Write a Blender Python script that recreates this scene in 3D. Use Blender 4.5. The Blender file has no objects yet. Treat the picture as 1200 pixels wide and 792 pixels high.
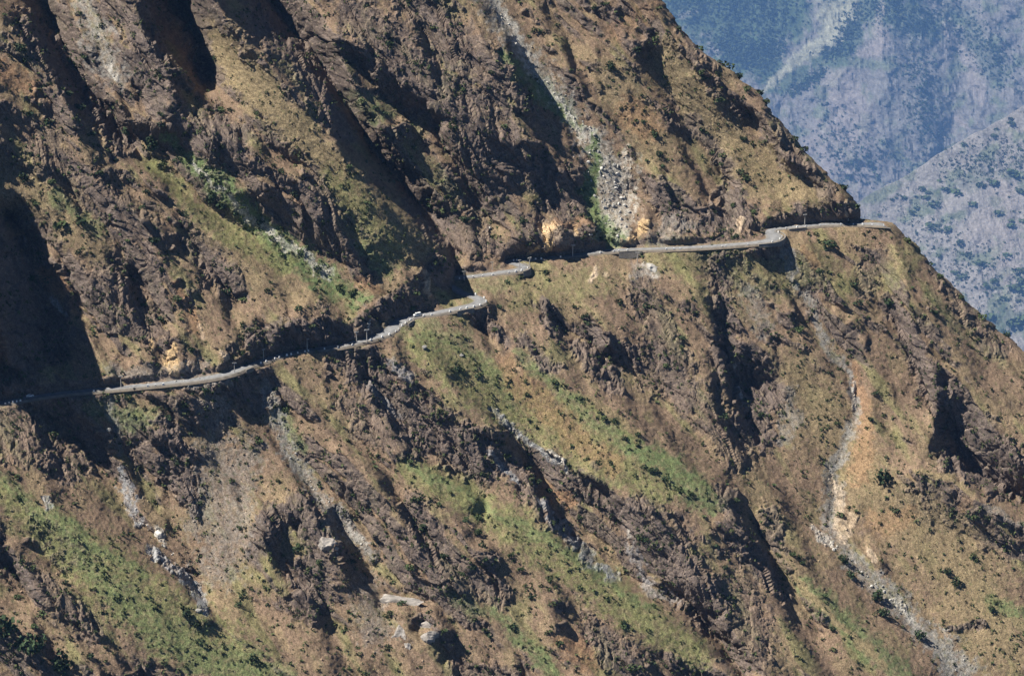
import bpy, math, random
import numpy as np
R_ = math.radians
random.seed(7)
rng = np.random.default_rng(7)
scn = bpy.context.scene
col = scn.collection

# ------------------------------------------------------------------ camera
PITCH = R_(20.0)
DIST = 1500.0                      # metres from the camera to the middle of the slope
FOC = 3000.0                       # focal length in image pixels (image frame 1200 x 792)
FW = np.array([0.0, math.cos(PITCH), -math.sin(PITCH)])
UP = np.array([0.0, math.sin(PITCH), math.cos(PITCH)])
RT = np.array([1.0, 0.0, 0.0])
EYE = -DIST * FW
cam_d = bpy.data.cameras.new('camera')
cam = bpy.data.objects.new('camera', cam_d)
col.objects.link(cam)
cam.location = EYE
cam.rotation_euler = (math.pi / 2 - PITCH, 0, 0)
cam_d.sensor_fit = 'HORIZONTAL'
cam_d.sensor_width = 36.0
cam_d.lens = FOC / 1200.0 * 36.0
cam_d.clip_start = 1.0
cam_d.clip_end = 60000.0
scn.camera = cam

# ------------------------------------------------------------------ light
SUN_EL, SUN_BACK = R_(52.0), R_(-2.0)      # from the left, a little behind the mountain
SUN = np.array([-math.cos(SUN_EL) * math.cos(SUN_BACK), math.cos(SUN_EL) * math.sin(SUN_BACK), math.sin(SUN_EL)])
sun_d = bpy.data.lights.new('sun', 'SUN')
sun_d.energy = 5.0
sun_d.angle = R_(0.53)
sun_d.color = (1.0, 0.95, 0.86)
sun = bpy.data.objects.new('sun', sun_d)
col.objects.link(sun)
sun.location = (-400, 100, 900)
from mathutils import Vector, Matrix
sun.rotation_euler = Vector(SUN).to_track_quat('Z', 'Y').to_euler()

world = bpy.data.worlds.new('World')
scn.world = world
world.use_nodes = True
wn = world.node_tree.nodes
sky = wn.new('ShaderNodeTexSky')
sky.sky_type = 'NISHITA'
sky.sun_disc = False
sky.sun_elevation = SUN_EL
sky.sun_rotation = math.atan2(SUN[0], SUN[1])
sky.altitude = 6000.0
sky.air_density = 0.75
sky.dust_density = 0.2
sky.ozone_density = 4.0
bg = wn['Background']
world.node_tree.links.new(sky.outputs['Color'], bg.inputs['Color'])
bg.inputs['Strength'].default_value = 0.05
scn.view_settings.view_transform = 'Standard'
scn.view_settings.look = 'None'
scn.view_settings.exposure = 0.90
scn.view_settings.gamma = 1.0
scn.cycles.max_bounces = 4
scn.cycles.diffuse_bounces = 1
scn.cycles.volume_bounces = 1

# ------------------------------------------------------------------ numeric helpers
PERM = rng.permutation(256).astype(np.int32)
PERM = np.concatenate([PERM, PERM, PERM])
GR = rng.normal(size=(256, 3)).astype(np.float32)
GR /= np.linalg.norm(GR, axis=1)[:, None]
RAND = rng.random((256, 3)).astype(np.float32)

def fade(t): return t * t * t * (t * (t * 6 - 15) + 10)
def sstep(a, b, x):
    t = np.clip((x - a) / (b - a), 0, 1)
    return t * t * (3 - 2 * t)

def noise3(x, y, z):
    x = np.asarray(x, np.float32); y = np.asarray(y, np.float32); z = np.asarray(z, np.float32)
    xi = np.floor(x); yi = np.floor(y); zi = np.floor(z)
    xf = x - xi; yf = y - yi; zf = z - zi
    X = xi.astype(np.int32) & 255; Y = yi.astype(np.int32) & 255; Z = zi.astype(np.int32) & 255
    u, v, w = fade(xf), fade(yf), fade(zf)
    out = np.zeros_like(xf)
    for dx in (0, 1):
        wx = u if dx else 1 - u
        A = PERM[(X + dx) & 255]
        for dy in (0, 1):
            wy = v if dy else 1 - v
            B = PERM[A + ((Y + dy) & 255)]
            for dz in (0, 1):
                g = GR[PERM[B + ((Z + dz) & 255)]]
                out += wx * wy * (w if dz else 1 - w) * (g[..., 0] * (xf - dx) + g[..., 1] * (yf - dy) + g[..., 2] * (zf - dz))
    return out * 1.7

def noise2(x, y, seed=0.0):
    x = np.asarray(x, np.float32); y = np.asarray(y, np.float32)
    x = x + seed * 17.31; y = y + seed * 9.73
    xi = np.floor(x); yi = np.floor(y); xf = x - xi; yf = y - yi
    X = xi.astype(np.int32) & 255; Y = yi.astype(np.int32) & 255
    u, v = fade(xf), fade(yf)
    out = np.zeros_like(xf)
    for dx in (0, 1):
        A = PERM[(X + dx) & 255]
        for dy in (0, 1):
            g = GR[PERM[A + ((Y + dy) & 255)]]
            out += (u if dx else 1 - u) * (v if dy else 1 - v) * (g[..., 0] * (xf - dx) + g[..., 1] * (yf - dy))
    return out * 1.9

def fbm2(x, y, n, seed=0.0, gain=0.5):
    o = 0.0; a = 1.0; s = 0.0
    for i in range(n):
        o = o + a * noise2(x * 2 ** i, y * 2 ** i, seed + i * 3.1); s += a; a *= gain
    return o / s

def ridged2(x, y, n, seed=0.0, gain=0.5):
    o = 0.0; a = 1.0; s = 0.0
    for i in range(n):
        o = o + a * (1 - 2 * np.abs(noise2(x * 2 ** i, y * 2 ** i, seed + i * 3.1))); s += a; a *= gain
    return o / s

def cells(x, y, seed=0.0):
    """per-cell random value, distance to the cell border"""
    x = np.asarray(x, np.float32) + seed * 5.7; y = np.asarray(y, np.float32) + seed * 3.3
    xi = np.floor(x); yi = np.floor(y)
    f1 = np.full(x.shape, 9.0, np.float32); f2 = f1.copy(); val = np.zeros_like(f1); tx = val.copy(); ty = val.copy()
    for dx in (-1, 0, 1):
        for dy in (-1, 0, 1):
            h = PERM[PERM[(xi + dx).astype(np.int32) & 255] + ((yi + dy).astype(np.int32) & 255)]
            r = RAND[h]
            px = xi + dx + r[..., 0] - x; py = yi + dy + r[..., 1] - y
            d = px * px + py * py
            m = d < f1
            f2 = np.where(m, f1, np.minimum(f2, d))
            val = np.where(m, r[..., 2], val); tx = np.where(m, px, tx); ty = np.where(m, py, ty)
            f1 = np.where(m, d, f1)
    return val, np.sqrt(f2) - np.sqrt(f1), tx, ty

def rays(x, y):
    x = np.asarray(x, float); y = np.asarray(y, float)
    return FW + ((x - 600) / FOC)[..., None] * RT + ((396 - y) / FOC)[..., None] * UP

def project(P):
    d = np.asarray(P) - EYE
    t = d @ FW
    return 600 + FOC * (d @ RT) / t, 396 - FOC * (d @ UP) / t

def dense(pts, step=1.0):
    """resample a polyline given as rows (x, y, value...) every `step` image pixels"""
    P = np.array(pts, float); out = []
    for a, b in zip(P[:-1], P[1:]):
        n = max(1, int(np.hypot(*(b[:2] - a[:2])) / step))
        out.append(a + (b - a) * (np.arange(n) / n)[:, None])
    out.append(P[-1:])
    return np.concatenate(out)

def catmull(P, n=12):
    P = np.asarray(P, float)
    Q = np.concatenate([2 * P[:1] - P[1:2], P, 2 * P[-1:] - P[-2:-1]]); out = []
    for i in range(1, len(Q) - 2):
        t = (np.arange(n) / n)[:, None]
        a, b, c, d = Q[i - 1], Q[i], Q[i + 1], Q[i + 2]
        out.append(0.5 * (2 * b + (c - a) * t + (2 * a - 5 * b + 4 * c - d) * t ** 2 + (3 * b - a - 3 * c + d) * t ** 3))
    return np.concatenate(out + [P[-1:]])

def bil(A, gx, gy):
    gx = np.clip(gx, 0, A.shape[1] - 1.001); gy = np.clip(gy, 0, A.shape[0] - 1.001)
    x0 = gx.astype(int); y0 = gy.astype(int); fx = gx - x0; fy = gy - y0
    if A.ndim == 3: fx = fx[..., None]; fy = fy[..., None]
    return (A[y0, x0] * (1 - fx) + A[y0, x0 + 1] * fx) * (1 - fy) + (A[y0 + 1, x0] * (1 - fx) + A[y0 + 1, x0 + 1] * fx) * fy

def membrane(lines, x0, x1, y0, y1, h0, fine=2.5, L=130.0):
    """relief that passes through every ridge and gully line traced in image pixels"""
    H = None
    for lev in (5, 4, 3, 2, 1, 0):
        s = fine * 2 ** lev
        nx, ny = int((x1 - x0) / s) + 2, int((y1 - y0) / s) + 2
        if H is None: H = np.full((ny, nx), float(h0))
        else:
            gy, gx = np.mgrid[0:ny, 0:nx]
            H = bil(H, gx / 2.0, gy / 2.0)
        acc = np.zeros((ny, nx)); cnt = np.zeros((ny, nx))
        for q in lines:
            gx = np.round((q[:, 0] - x0) / s).astype(int); gy = np.round((q[:, 1] - y0) / s).astype(int)
            m = (gx >= 0) & (gx < nx) & (gy >= 0) & (gy < ny)
            w = q[m, 3] if q.shape[1] > 3 else np.ones(m.sum())
            np.add.at(acc, (gy[m], gx[m]), q[m, 2] * w); np.add.at(cnt, (gy[m], gx[m]), w)
        fix = cnt > 0
        val = acc[fix] / cnt[fix]
        k = (s / L) ** 2
        for it in range((300, 200, 150, 100, 80, 60)[5 - lev]):
            H[fix] = val
            p = np.pad(H, 1, mode='edge')
            H = (p[:-2, 1:-1] + p[2:, 1:-1] + p[1:-1, :-2] + p[1:-1, 2:] + k * h0) / (4 + k)
        H[fix] = val
    p = np.pad(H, 1, mode='edge')
    H = 0.5 * H + 0.125 * (p[:-2, 1:-1] + p[2:, 1:-1] + p[1:-1, :-2] + p[1:-1, 2:])
    p = np.pad(H, 1, mode='edge')
    H = 0.5 * H + 0.125 * (p[:-2, 1:-1] + p[2:, 1:-1] + p[1:-1, :-2] + p[1:-1, 2:])
    return lambda x, y: bil(H, (x - x0) / fine, (y - y0) / fine)

def wobble(pts, amp=4.0, seed=0.0):
    q = dense(pts, 1.2)
    q[:, 0] += amp * fbm2(q[:, 0] / 45, q[:, 1] / 45, 3, seed + 1)
    q[:, 1] += amp * fbm2(q[:, 0] / 45, q[:, 1] / 45, 3, seed + 2)
    return q

def seg_dist(X, Y, pts):
    """distance to a polyline (x, y, width): returns the smallest distance / width"""
    best = np.full(X.shape, 1e9, np.float32)
    for a, b in zip(pts[:-1], pts[1:]):
        dx, dy = b[0] - a[0], b[1] - a[1]
        l2 = dx * dx + dy * dy + 1e-9
        t = np.clip(((X - a[0]) * dx + (Y - a[1]) * dy) / l2, 0, 1)
        w = a[2] + (b[2] - a[2]) * t
        best = np.minimum(best, np.hypot(X - a[0] - t * dx, Y - a[1] - t * dy) / w)
    return best

# ------------------------------------------------------------------ scene helpers
def tag(o, label=None, cat=None, group=None, kind=None):
    if label: o['label'] = label
    if cat: o['category'] = cat
    if group: o['group'] = group
    if kind: o['kind'] = kind
    return o

def link(name, me, parent=None):
    o = bpy.data.objects.new(name, me)
    col.objects.link(o)
    if parent is not None: o.parent = parent
    return o

def empty(name, loc, rz=0.0):
    o = bpy.data.objects.new(name, None)
    col.objects.link(o); o.location = loc; o.rotation_euler = (0, 0, rz)
    o.empty_display_size = 0.5
    return o

def mesh_np(name, V, Fq, mat, cols=None, smooth=False):
    V = np.asarray(V, np.float32); Fq = np.asarray(Fq, np.int32)
    me = bpy.data.meshes.new(name)
    k = Fq.shape[1]
    me.vertices.add(len(V)); me.vertices.foreach_set('co', V.ravel())
    me.loops.add(Fq.size); me.loops.foreach_set('vertex_index', Fq.ravel())
    me.polygons.add(len(Fq))
    me.polygons.foreach_set('loop_start', np.arange(0, Fq.size, k, dtype=np.int32))
    me.polygons.foreach_set('loop_total', np.full(len(Fq), k, np.int32))
    me.polygons.foreach_set('use_smooth', np.full(len(Fq), smooth, bool))
    if cols is not None:
        at = me.color_attributes.new('Col', 'FLOAT_COLOR', 'POINT')
        c4 = np.ones((len(V), 4), np.float32); c4[:, :3] = cols
        at.data.foreach_set('color', c4.ravel())
    me.update(calc_edges=True)
    if mat: me.materials.append(mat)
    return me

def mat_base(name, rgb, rough=0.9, spec=0.2):
    m = bpy.data.materials.new(name); m.use_nodes = True
    b = m.node_tree.nodes['Principled BSDF']
    b.inputs['Base Color'].default_value = (*rgb, 1)
    b.inputs['Roughness'].default_value = rough
    b.inputs['Specular IOR Level'].default_value = spec
    return m, m.node_tree, b

def mat_noisy(name, rgb, rough=0.9, scale=0.5, amount=0.4, bump=0.0, attr=False, spec=0.15, metal=0.0, vary=0.0):
    """albedo (attribute or flat) times fine procedural noise, optional bump"""
    m, nt, b = mat_base(name, rgb, rough, spec)
    N, L = nt.nodes, nt.links
    b.inputs['Metallic'].default_value = metal
    tc = N.new('ShaderNodeTexCoord')
    nz = N.new('ShaderNodeTexNoise'); nz.inputs['Scale'].default_value = scale; nz.inputs['Detail'].default_value = 5
    nz.inputs['Roughness'].default_value = 0.8
    L.new(tc.outputs['Object'], nz.inputs['Vector'])
    mr = N.new('ShaderNodeMapRange')
    mr.inputs[1].default_value = 0.3; mr.inputs[2].default_value = 0.7
    mr.inputs[3].default_value = 1 - amount; mr.inputs[4].default_value = 1 + amount
    L.new(nz.outputs['Fac'], mr.inputs[0])
    mul = N.new('ShaderNodeVectorMath'); mul.operation = 'SCALE'
    if attr:
        a = N.new('ShaderNodeAttribute'); a.attribute_name = 'Col'
        L.new(a.outputs['Color'], mul.inputs[0])
    else:
        mul.inputs[0].default_value = rgb
    fac = mr.outputs[0]
    if vary:
        oi = N.new('ShaderNodeObjectInfo')
        m2 = N.new('ShaderNodeMapRange'); m2.inputs[3].default_value = 1 - vary; m2.inputs[4].default_value = 1 + vary
        L.new(oi.outputs['Random'], m2.inputs[0])
        mm = N.new('ShaderNodeMath'); mm.operation = 'MULTIPLY'
        L.new(fac, mm.inputs[0]); L.new(m2.outputs[0], mm.inputs[1]); fac = mm.outputs[0]
    L.new(fac, mul.inputs['Scale'])
    L.new(mul.outputs[0], b.inputs['Base Color'])
    if bump:
        n2 = N.new('ShaderNodeTexNoise'); n2.inputs['Scale'].default_value = scale * 1.7; n2.inputs['Detail'].default_value = 4
        n2.inputs['Roughness'].default_value = 0.7
        L.new(tc.outputs['Object'], n2.inputs['Vector'])
        bp = N.new('ShaderNodeBump'); bp.inputs['Strength'].default_value = 0.8; bp.inputs['Distance'].default_value = bump
        L.new(n2.outputs['Fac'], bp.inputs['Height']); L.new(bp.outputs['Normal'], b.inputs['Normal'])
    return m

M_ground = mat_noisy('mountain_ground', (0.2, 0.15, 0.09), 1.0, 1.3, 0.75, 0.9, attr=True, spec=0.05)
M_far = mat_noisy('far_ground', (0.2, 0.17, 0.13), 1.0, 0.06, 0.45, 6.0, attr=True, spec=0.05)
M_road = mat_noisy('road_gravel', (0.22, 0.21, 0.20), 0.95, 0.35, 0.35, 0.05, attr=True)
M_wall = mat_noisy('wall_masonry', (0.20, 0.18, 0.155), 0.95, 0.9, 0.4, 0.15)
M_boul = mat_noisy('boulder_stone', (0.40, 0.38, 0.345), 0.9, 0.5, 0.3, 0.4, vary=0.35)
M_slab = mat_noisy('slab_rock', (0.52, 0.38, 0.22), 0.9, 0.3, 0.35, 0.8)
M_greyslab = mat_noisy('grey_slab_rock', (0.30, 0.27, 0.24), 0.9, 1.6, 0.6, 0.25)
M_white = mat_noisy('white_paint', (0.8, 0.79, 0.76), 0.7, 2.0, 0.12)
M_wood = mat_noisy('pole_wood', (0.42, 0.39, 0.35), 0.85, 2.0, 0.25)
M_iron = mat_noisy('dark_iron', (0.1, 0.1, 0.1), 0.6, 3.0, 0.2, metal=0.6)
M_porc = mat_noisy('porcelain', (0.7, 0.7, 0.68), 0.3, 3.0, 0.05, spec=0.5)
M_leaf = mat_noisy('shrub_leaves', (0.062, 0.085, 0.035), 0.9, 0.8, 0.45, vary=0.35)
M_leafd = mat_noisy('dark_leaves', (0.038, 0.058, 0.028), 0.9, 0.8, 0.45, vary=0.3)
M_leafattr = mat_noisy('mixed_leaves', (0.07, 0.09, 0.035), 0.9, 0.3, 0.35, attr=True)
M_bark = mat_noisy('bark', (0.12, 0.09, 0.06), 0.95, 2.0, 0.3)
M_carpaint = mat_noisy('car_white_paint', (0.78, 0.78, 0.76), 0.35, 1.0, 0.05, spec=0.5)
M_glass = mat_noisy('car_glass', (0.03, 0.035, 0.04), 0.1, 1.0, 0.05, spec=0.6)
M_tyre = mat_noisy('tyre_rubber', (0.03, 0.03, 0.03), 0.9, 5.0, 0.1)
M_rim = mat_noisy('wheel_rim', (0.45, 0.45, 0.45), 0.4, 5.0, 0.1, metal=0.7)
M_lamp = mat_noisy('lamp_lens', (0.7, 0.65, 0.55), 0.2, 5.0, 0.05, spec=0.6)

# ------------------------------------------------------------------ the main slope: traced image coordinates
SL, ST = R_(42.0), R_(25.0)
NB = np.array([math.sin(SL) * math.sin(ST), -math.sin(SL) * math.cos(ST), math.cos(SL)])
T0 = float(-EYE @ NB)
def t_plane(x, y): return T0 / (rays(x, y) @ NB)
def depth_of(x, y, H):
    r = rays(x, y) @ NB
    return T0 / r + H / r          # r is negative: larger H comes nearer
def H_of(P):
    x, y = project(P)
    t = (np.asarray(P) - EYE) @ FW
    return (t - t_plane(x, y)) * (rays(x, y) @ NB)

# road centre line: image pixel x, y; its height climbs gently to the right
ROAD = [(-150,504),(-70,487),(0,472),(60,461.5),(110,456.5),(173,450.5),(233,444),(268,437),(288,429),(310,421.5),(335,414.5),(360,409.5),(400,404.5),
        (433,396.5),(454,389),(464,379),(484,370.8),(515,365.5),(540,360.5),(557,356.6),(563,352),(555,347.5),(541,343),(530,336.5),(519,331),
        (515,328),(528,326),(553,323.5),(584,319.5),(606,316.5),(613,313.3),(606,309.5),(597,306.8),(598,304.6),(612,303),(640,301.3),
        (667,298.8),(690,296.3),(710,293.8),(745,291.6),(775,291),(800,290),(830,288.4),(860,286.4),(888,284),(904,281),(907,276),(901,271.5),
        (908,267.8),(925,266),(943,264.2),(970,262.2),(1000,261.6),(1030,262.6),(1044,263.2)]
RW = {464: 11.0, 454: 9.0, 484: 7.5, 907: 11.0, 904: 9.0, 901: 10.0, 557: 7.5, 563: 8.0}
rp = np.array(ROAD, float)
rlen = np.concatenate([[0], np.cumsum(np.hypot(np.diff(rp[:, 0]), 2.0 * np.diff(rp[:, 1])))])
rz = -15.0 + 31.0 * rlen / rlen[-1]
rw = np.array([RW.get(int(a), 6.8) for a in rp[:, 0]])
rr = rays(rp[:, 0], rp[:, 1])
r3 = EYE + ((rz - EYE[2]) / rr[:, 2])[:, None] * rr
RC = catmull(np.c_[r3, rw], 14)
RP, RWID = RC[:, :3], RC[:, 3]
tan = np.gradient(RP, axis=0); tan[:, 2] = 0; tan /= np.linalg.norm(tan, axis=1)[:, None]
RSIDE = np.c_[tan[:, 1], -tan[:, 0], np.zeros(len(tan))]       # towards the valley

road_lines = []
for k in np.linspace(-0.62, 0.72, 9):
    P = RP + RSIDE * (RWID * k)[:, None]
    x, y = project(P)
    h = H_of(P - np.array([0, 0, 0.5]))
    q = np.c_[x, y, h, np.full(len(x), 3.0)]
    hid = (x < 528) & (np.arange(len(x)) > 14 * 21) & (np.arange(len(x)) < 14 * 27)
    road_lines.append(q[~hid])

WALLS = [(281, 292, 2.2), (467, 479, 3.0), (531, 552, 3.4), (607, 622, 4.0), (723, 752, 4.6), (886, 909, 2.6), (922, 944, 2.4)]
wx_, wy_ = project(RP)
for x0, x1, hgt in WALLS:
    for k in (0.4, 1.0):
        m = (wx_ >= x0) & (wx_ <= x1) & ~((np.arange(len(RP)) > 14 * 21) & (np.arange(len(RP)) < 14 * 27))
        P = (RP + RSIDE * (RWID * 0.64)[:, None] - np.array([0, 0, hgt * k]))[m]
        x, y = project(P)
        road_lines.append(np.c_[x, y, H_of(P), np.full(len(x), 3.0)])

# ridges, gullies, cliff tops and cliff feet: image pixel x, y, metres in front of the mean slope
LINES = [
 # upper left
 [(-300,-120,-22),(-150,-60,-20),(0,20,-20),(33,60,-22),(80,125,-26),(110,158,-27),(147,190,-28),(175,203,-30),(235,258,-31),(300,318,-30),(345,352,-27)],
 [(20,-80,-58),(50,0,-58),(74,60,-56),(103,105,-57),(146,160,-52),(175,193,-44),(215,225,-43),(270,262,-42),(330,300,-40),(390,345,-38),(425,372,-36)],
 [(70,-80,-42),(88,0,-38),(100,50,-36),(125,85,-34),(150,140,-34),(185,160,-36),(205,170,-38)],
 [(140,-60,-26),(160,0,-24),(168,45,-24),(197,85,-26),(202,120,-28),(190,150,-33)],
 [(150,60,-30),(156,95,-32),(168,125,-36)],
 [(195,-60,-54),(208,0,-56),(228,50,-54),(242,95,-48),(228,112,-40)],
 [(180,-90,-6),(235,-40,-6),(262,20,-7),(297,57,-8),(338,93,-10),(372,128,-13),(404,186,-17),(442,228,-22),(472,256,-26),(505,288,-33),(522,306,-38),(527,330,-44)],
 [(256,-100,-64),(314,0,-66),(350,45,-66),(382,85,-65),(406,120,-64),(430,165,-64),(452,196,-65),(482,230,-67),(506,262,-69),(526,292,-73),(534,318,-74)],
 [(250,150,-26),(240,190,-31),(290,230,-28),(340,200,-25),(385,215,-24),(393,262,-28)],
 [(330,-100,-34),(375,0,-36),(398,60,-38),(420,112,-42),(452,150,-44),(475,190,-49),(515,232,-55),(540,262,-62),(556,300,-68)],
 [(413,70,-46),(443,100,-48),(470,130,-50),(500,170,-52)],
 [(425,40,-33),(460,85,-34),(500,120,-37),(545,150,-40)],
 [(497,120,-44),(543,207,-52),(570,250,-60),(584,285,-68),(590,303,-72)],
 [(520,150,-36),(560,215,-46),(590,250,-54),(610,285,-60)],
 [(440,-140,-28),(500,-60,-30),(557,0,-33),(590,45,-31),(600,80,-30),(611,118,-32),(626,155,-38),(648,193,-43),(668,222,-50),(690,252,-57),(702,276,-63)],
 [(520,-120,-40),(578,0,-41),(604,50,-42),(628,95,-45),(645,125,-46),(668,150,-47),(680,185,-47),(676,205,-48),(690,232,-53),(704,258,-59),(714,285,-66)],
 [(634,258,-54),(642,276,-58),(640,296,-66)],[(654,256,-50),(658,275,-52),(655,296,-60)],[(664,256,-52),(672,275,-58)],[(688,262,-50),(696,285,-58)],
 # right upper slope
 [(610,-120,-38),(640,-20,-40),(665,60,-42),(690,120,-44),(715,165,-46),(735,210,-49),(742,262,-56)],
 [(650,-100,-32),(700,0,-34),(740,70,-37),(770,130,-41),(800,180,-43),(790,215,-43)],
 [(760,60,-38),(790,120,-44),(806,150,-46),(835,185,-49),(855,210,-50),(840,250,-52)],
 [(772,200,-43),(762,235,-47),(756,262,-52)],
 [(800,200,-42),(812,230,-44),(830,262,-47)],
 [(858,180,-40),(872,225,-44),(895,255,-46)],
 [(905,160,-30),(935,195,-31),(965,225,-32)],
 [(880,130,-34),(900,175,-38),(925,215,-38),(950,240,-38)],
 [(560,-220,-22),(660,-110,-22),(757,0,-24),(790,50,-25),(835,85,-26),(868,115,-27),(900,150,-26),(940,200,-25),(985,236,-23)],
 # tops of the road cuts
 [(-60,440,-50),(0,430,-46),(60,425,-42),(110,422,-38),(160,418,-34),(190,400,-27),(206,392,-25),(225,408,-27),(262,405,-26),(275,390,-27)],
 [(277,386,-26),(290,376,-25),(322,386,-23),(345,378,-21),(360,354,-23),(382,366,-23),(405,378,-23),(425,370,-27),(440,362,-31)],
 [(440,350,-32),(470,345,-37),(500,346,-43),(518,350,-45)],[(400,250,-26),(430,300,-31),(465,322,-36)],
 [(505,320,-42),(519,330,-47),(522,348,-45)],
 [(536,322,-78),(541,334,-62)],
 # left edge above the road
 [(-260,60,-14),(-140,160,-10),(-60,240,-5),(-22,300,-8),(-14,360,-14),(-14,420,-24)],[(-330,380,-14),(-200,440,-12),(-90,500,-11),(-30,535,-15)],
 [(0,200,-30),(60,260,-30),(110,330,-30),(150,380,-30)],
 [(10,250,-46),(35,310,-50),(55,370,-52),(80,425,-48)],
 [(157,320,-36),(197,381,-34)],[(165,250,-28),(185,300,-28),(215,350,-28)],
 [(207,287,-36),(247,314,-35),(283,351,-33)],
 # below the road, left
 [(-120,470,-34),(-20,540,-21),(43,595,-18),(83,621,-16),(160,668,-15),(213,698,-15),(253,728,-15),(347,785,-13),(460,880,-8)],
 [(40,475,-49),(85,505,-52),(125,560,-50),(150,600,-48),(187,635,-44),(212,668,-42),(235,697,-39),(250,722,-25),(280,750,-17),(360,800,-11)],
 [(150,470,-33),(185,510,-33),(220,495,-32),(238,530,-36),(240,590,-40)],
 [(180,520,-38),(195,570,-43),(205,620,-42)],
 [(0,635,-29),(37,701,-28)],[(-40,620,-18),(10,640,-19),(50,700,-18),(90,760,-15),(120,800,-13)],
 [(33,635,-25),(73,678,-25)],[(103,715,-22),(140,768,-20)],
 [(0,740,-18),(60,760,-20),(100,800,-17)],
 [(245,500,-36),(265,600,-38),(280,690,-34)],
 [(300,640,-29),(310,605,-28),(345,588,-26),(385,596,-26),(395,640,-27),(392,700,-26)],
 [(285,655,-34),(300,720,-31),(390,740,-27)],
 [(307,444,-33),(327,497,-36),(360,565,-37),(393,611,-37),(430,660,-34),(470,760,-25)],
 [(340,432,-25),(372,480,-25),(420,550,-24),(470,620,-22),(520,680,-19),(560,708,-17),(633,775,-13),(720,860,-8)],
 [(410,425,-30),(450,480,-34),(500,520,-35),(540,560,-35),(575,600,-31)],
 # grass ridges in the middle
 [(480,392,-27),(510,430,-26),(545,470,-25),(590,505,-26)],
 [(430,500,-28),(477,545,-22),(533,571,-19),(587,605,-18),(633,625,-17),(673,655,-15),(713,685,-14),(760,715,-13),(815,755,-13),(900,830,-10)],
 [(560,380,-44),(580,400,-38),(607,414,-32),(663,451,-28),(700,477,-26),(760,524,-24),(810,562,-23),(850,590,-24),(880,640,-27)],
 [(530,440,-31),(573,480,-36),(600,515,-40),(635,560,-42),(655,600,-42),(690,645,-42),(720,670,-40),(770,690,-38),(803,705,-40),(840,748,-40),(866,792,-38),(900,860,-36)],
 [(640,528,-33),(668,551,-34),(705,575,-36),(730,618,-38)],
 [(690,555,-26),(735,590,-24),(785,620,-22),(810,670,-22),(835,700,-21),(870,755,-19),(920,820,-15)],
 # hollows and crags right of the nose
 [(596,345,-52),(640,372,-50),(690,405,-50),(740,445,-48),(790,490,-46),(850,545,-42),(880,600,-41),(900,640,-41),(930,690,-38),(960,740,-36)],
 [(633,357,-44),(652,392,-41),(660,420,-38)],
 [(690,330,-52),(703,364,-44),(712,410,-40)],
 [(740,320,-50),(770,390,-47),(800,440,-45),(830,500,-44),(858,560,-43),(895,620,-38),(935,670,-34),(970,715,-30),(1013,755,-28),(1080,810,-24)],
 [(760,410,-50),(785,470,-50)],
 # big right-hand hollow
 [(825,295,-45),(836,330,-47),(847,391,-50),(855,435,-54),(871,484,-56),(893,522,-53),(925,575,-50),(953,621,-49),(987,650,-47),(1030,700,-44),(1077,738,-42),(1140,800,-38)],
 [(895,300,-40),(905,360,-43),(915,400,-44),(924,440,-46),(920,490,-53)],[(815,330,-42),(838,395,-42),(850,445,-43),(862,490,-45)],
 [(868,398,-46),(895,412,-45),(915,424,-45)],[(870,440,-60),(895,450,-59),(914,458,-57)],
 [(913,284,-38),(930,320,-40),(947,347,-43),(960,387,-44),(987,424,-45),(1003,455,-46),(1005,480,-47),(993,511,-49),(980,560,-52),(973,610,-54)],
 [(935,290,-33),(975,330,-35),(1010,390,-38),(1025,450,-39),(1020,520,-42),(1005,580,-46),(1010,640,-49)],
 [(1044,266,-22),(1052,300,-23),(1066,350,-26),(1085,420,-29),(1100,480,-33),(1085,530,-33),(1073,551,-28),(1117,561,-23),(1150,588,-21),(1200,615,-19),(1300,650,-16)],
 [(1025,300,-32),(1040,351,-35),(1060,400,-38),(1077,435,-40),(1095,468,-43),(1112,510,-50),(1132,540,-55),(1165,566,-54),(1205,590,-50)],
 [(1115,420,-28),(1150,480,-27),(1190,540,-26),(1240,580,-24)],
 [(1060,600,-40),(1110,650,-38),(1150,735,-33),(1210,780,-28)],
 [(1100,610,-36),(1200,660,-30),(1300,700,-25)],
 [(1113,745,-36),(1150,737,-36)],
]
RXY = np.array(ROAD, float)[::2]
def bolder(q):
    """the relief grows stronger away from the road, whose level is fixed"""
    d = np.min(np.hypot(q[:, 0:1] - RXY[None, :, 0], q[:, 1:2] - RXY[None, :, 1]), axis=1)
    lower = sstep(-20, 40, q[:, 1] - np.interp(q[:, 0], RXY[:, 0], RXY[:, 1]))
    q[:, 2] = -36 + (q[:, 2] + 36) * (1 + (0.60 - 0.30 * lower) * sstep(15, 90, d))
    return q
lines = [bolder(wobble(l, 5.0, i * 0.37)) for i, l in enumerate(LINES)]
relief = membrane(lines + road_lines, -430, 1700, -430, 1230, -36.0)

SIL = np.array([(-430,400),(-200,585),(-60,722),(0,777),(12,785),(27,793),(37,800),(57,820),(83,857),(103,880),(123,899),(143,914),(173,940),(187,952),(207,972),(230,998),
                (245,1009),(256,1008),(260,1044),(264,1050),(281,1068),(300,1084),(311,1093),(325,1108),(347,1128),(374,1155),(411,1201),(470,1262),(600,1400),(800,1600),(1230,1690)], float)
def sil_x(y):
    s = np.interp(y, SIL[:, 0], SIL[:, 1])
    return s + 10.0 * fbm2(np.asarray(y) / 26.0, np.zeros_like(y) + 3.3, 5, 4.0, 0.65) * sstep(3, 25, np.abs(np.asarray(y) - 257.0))

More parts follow.
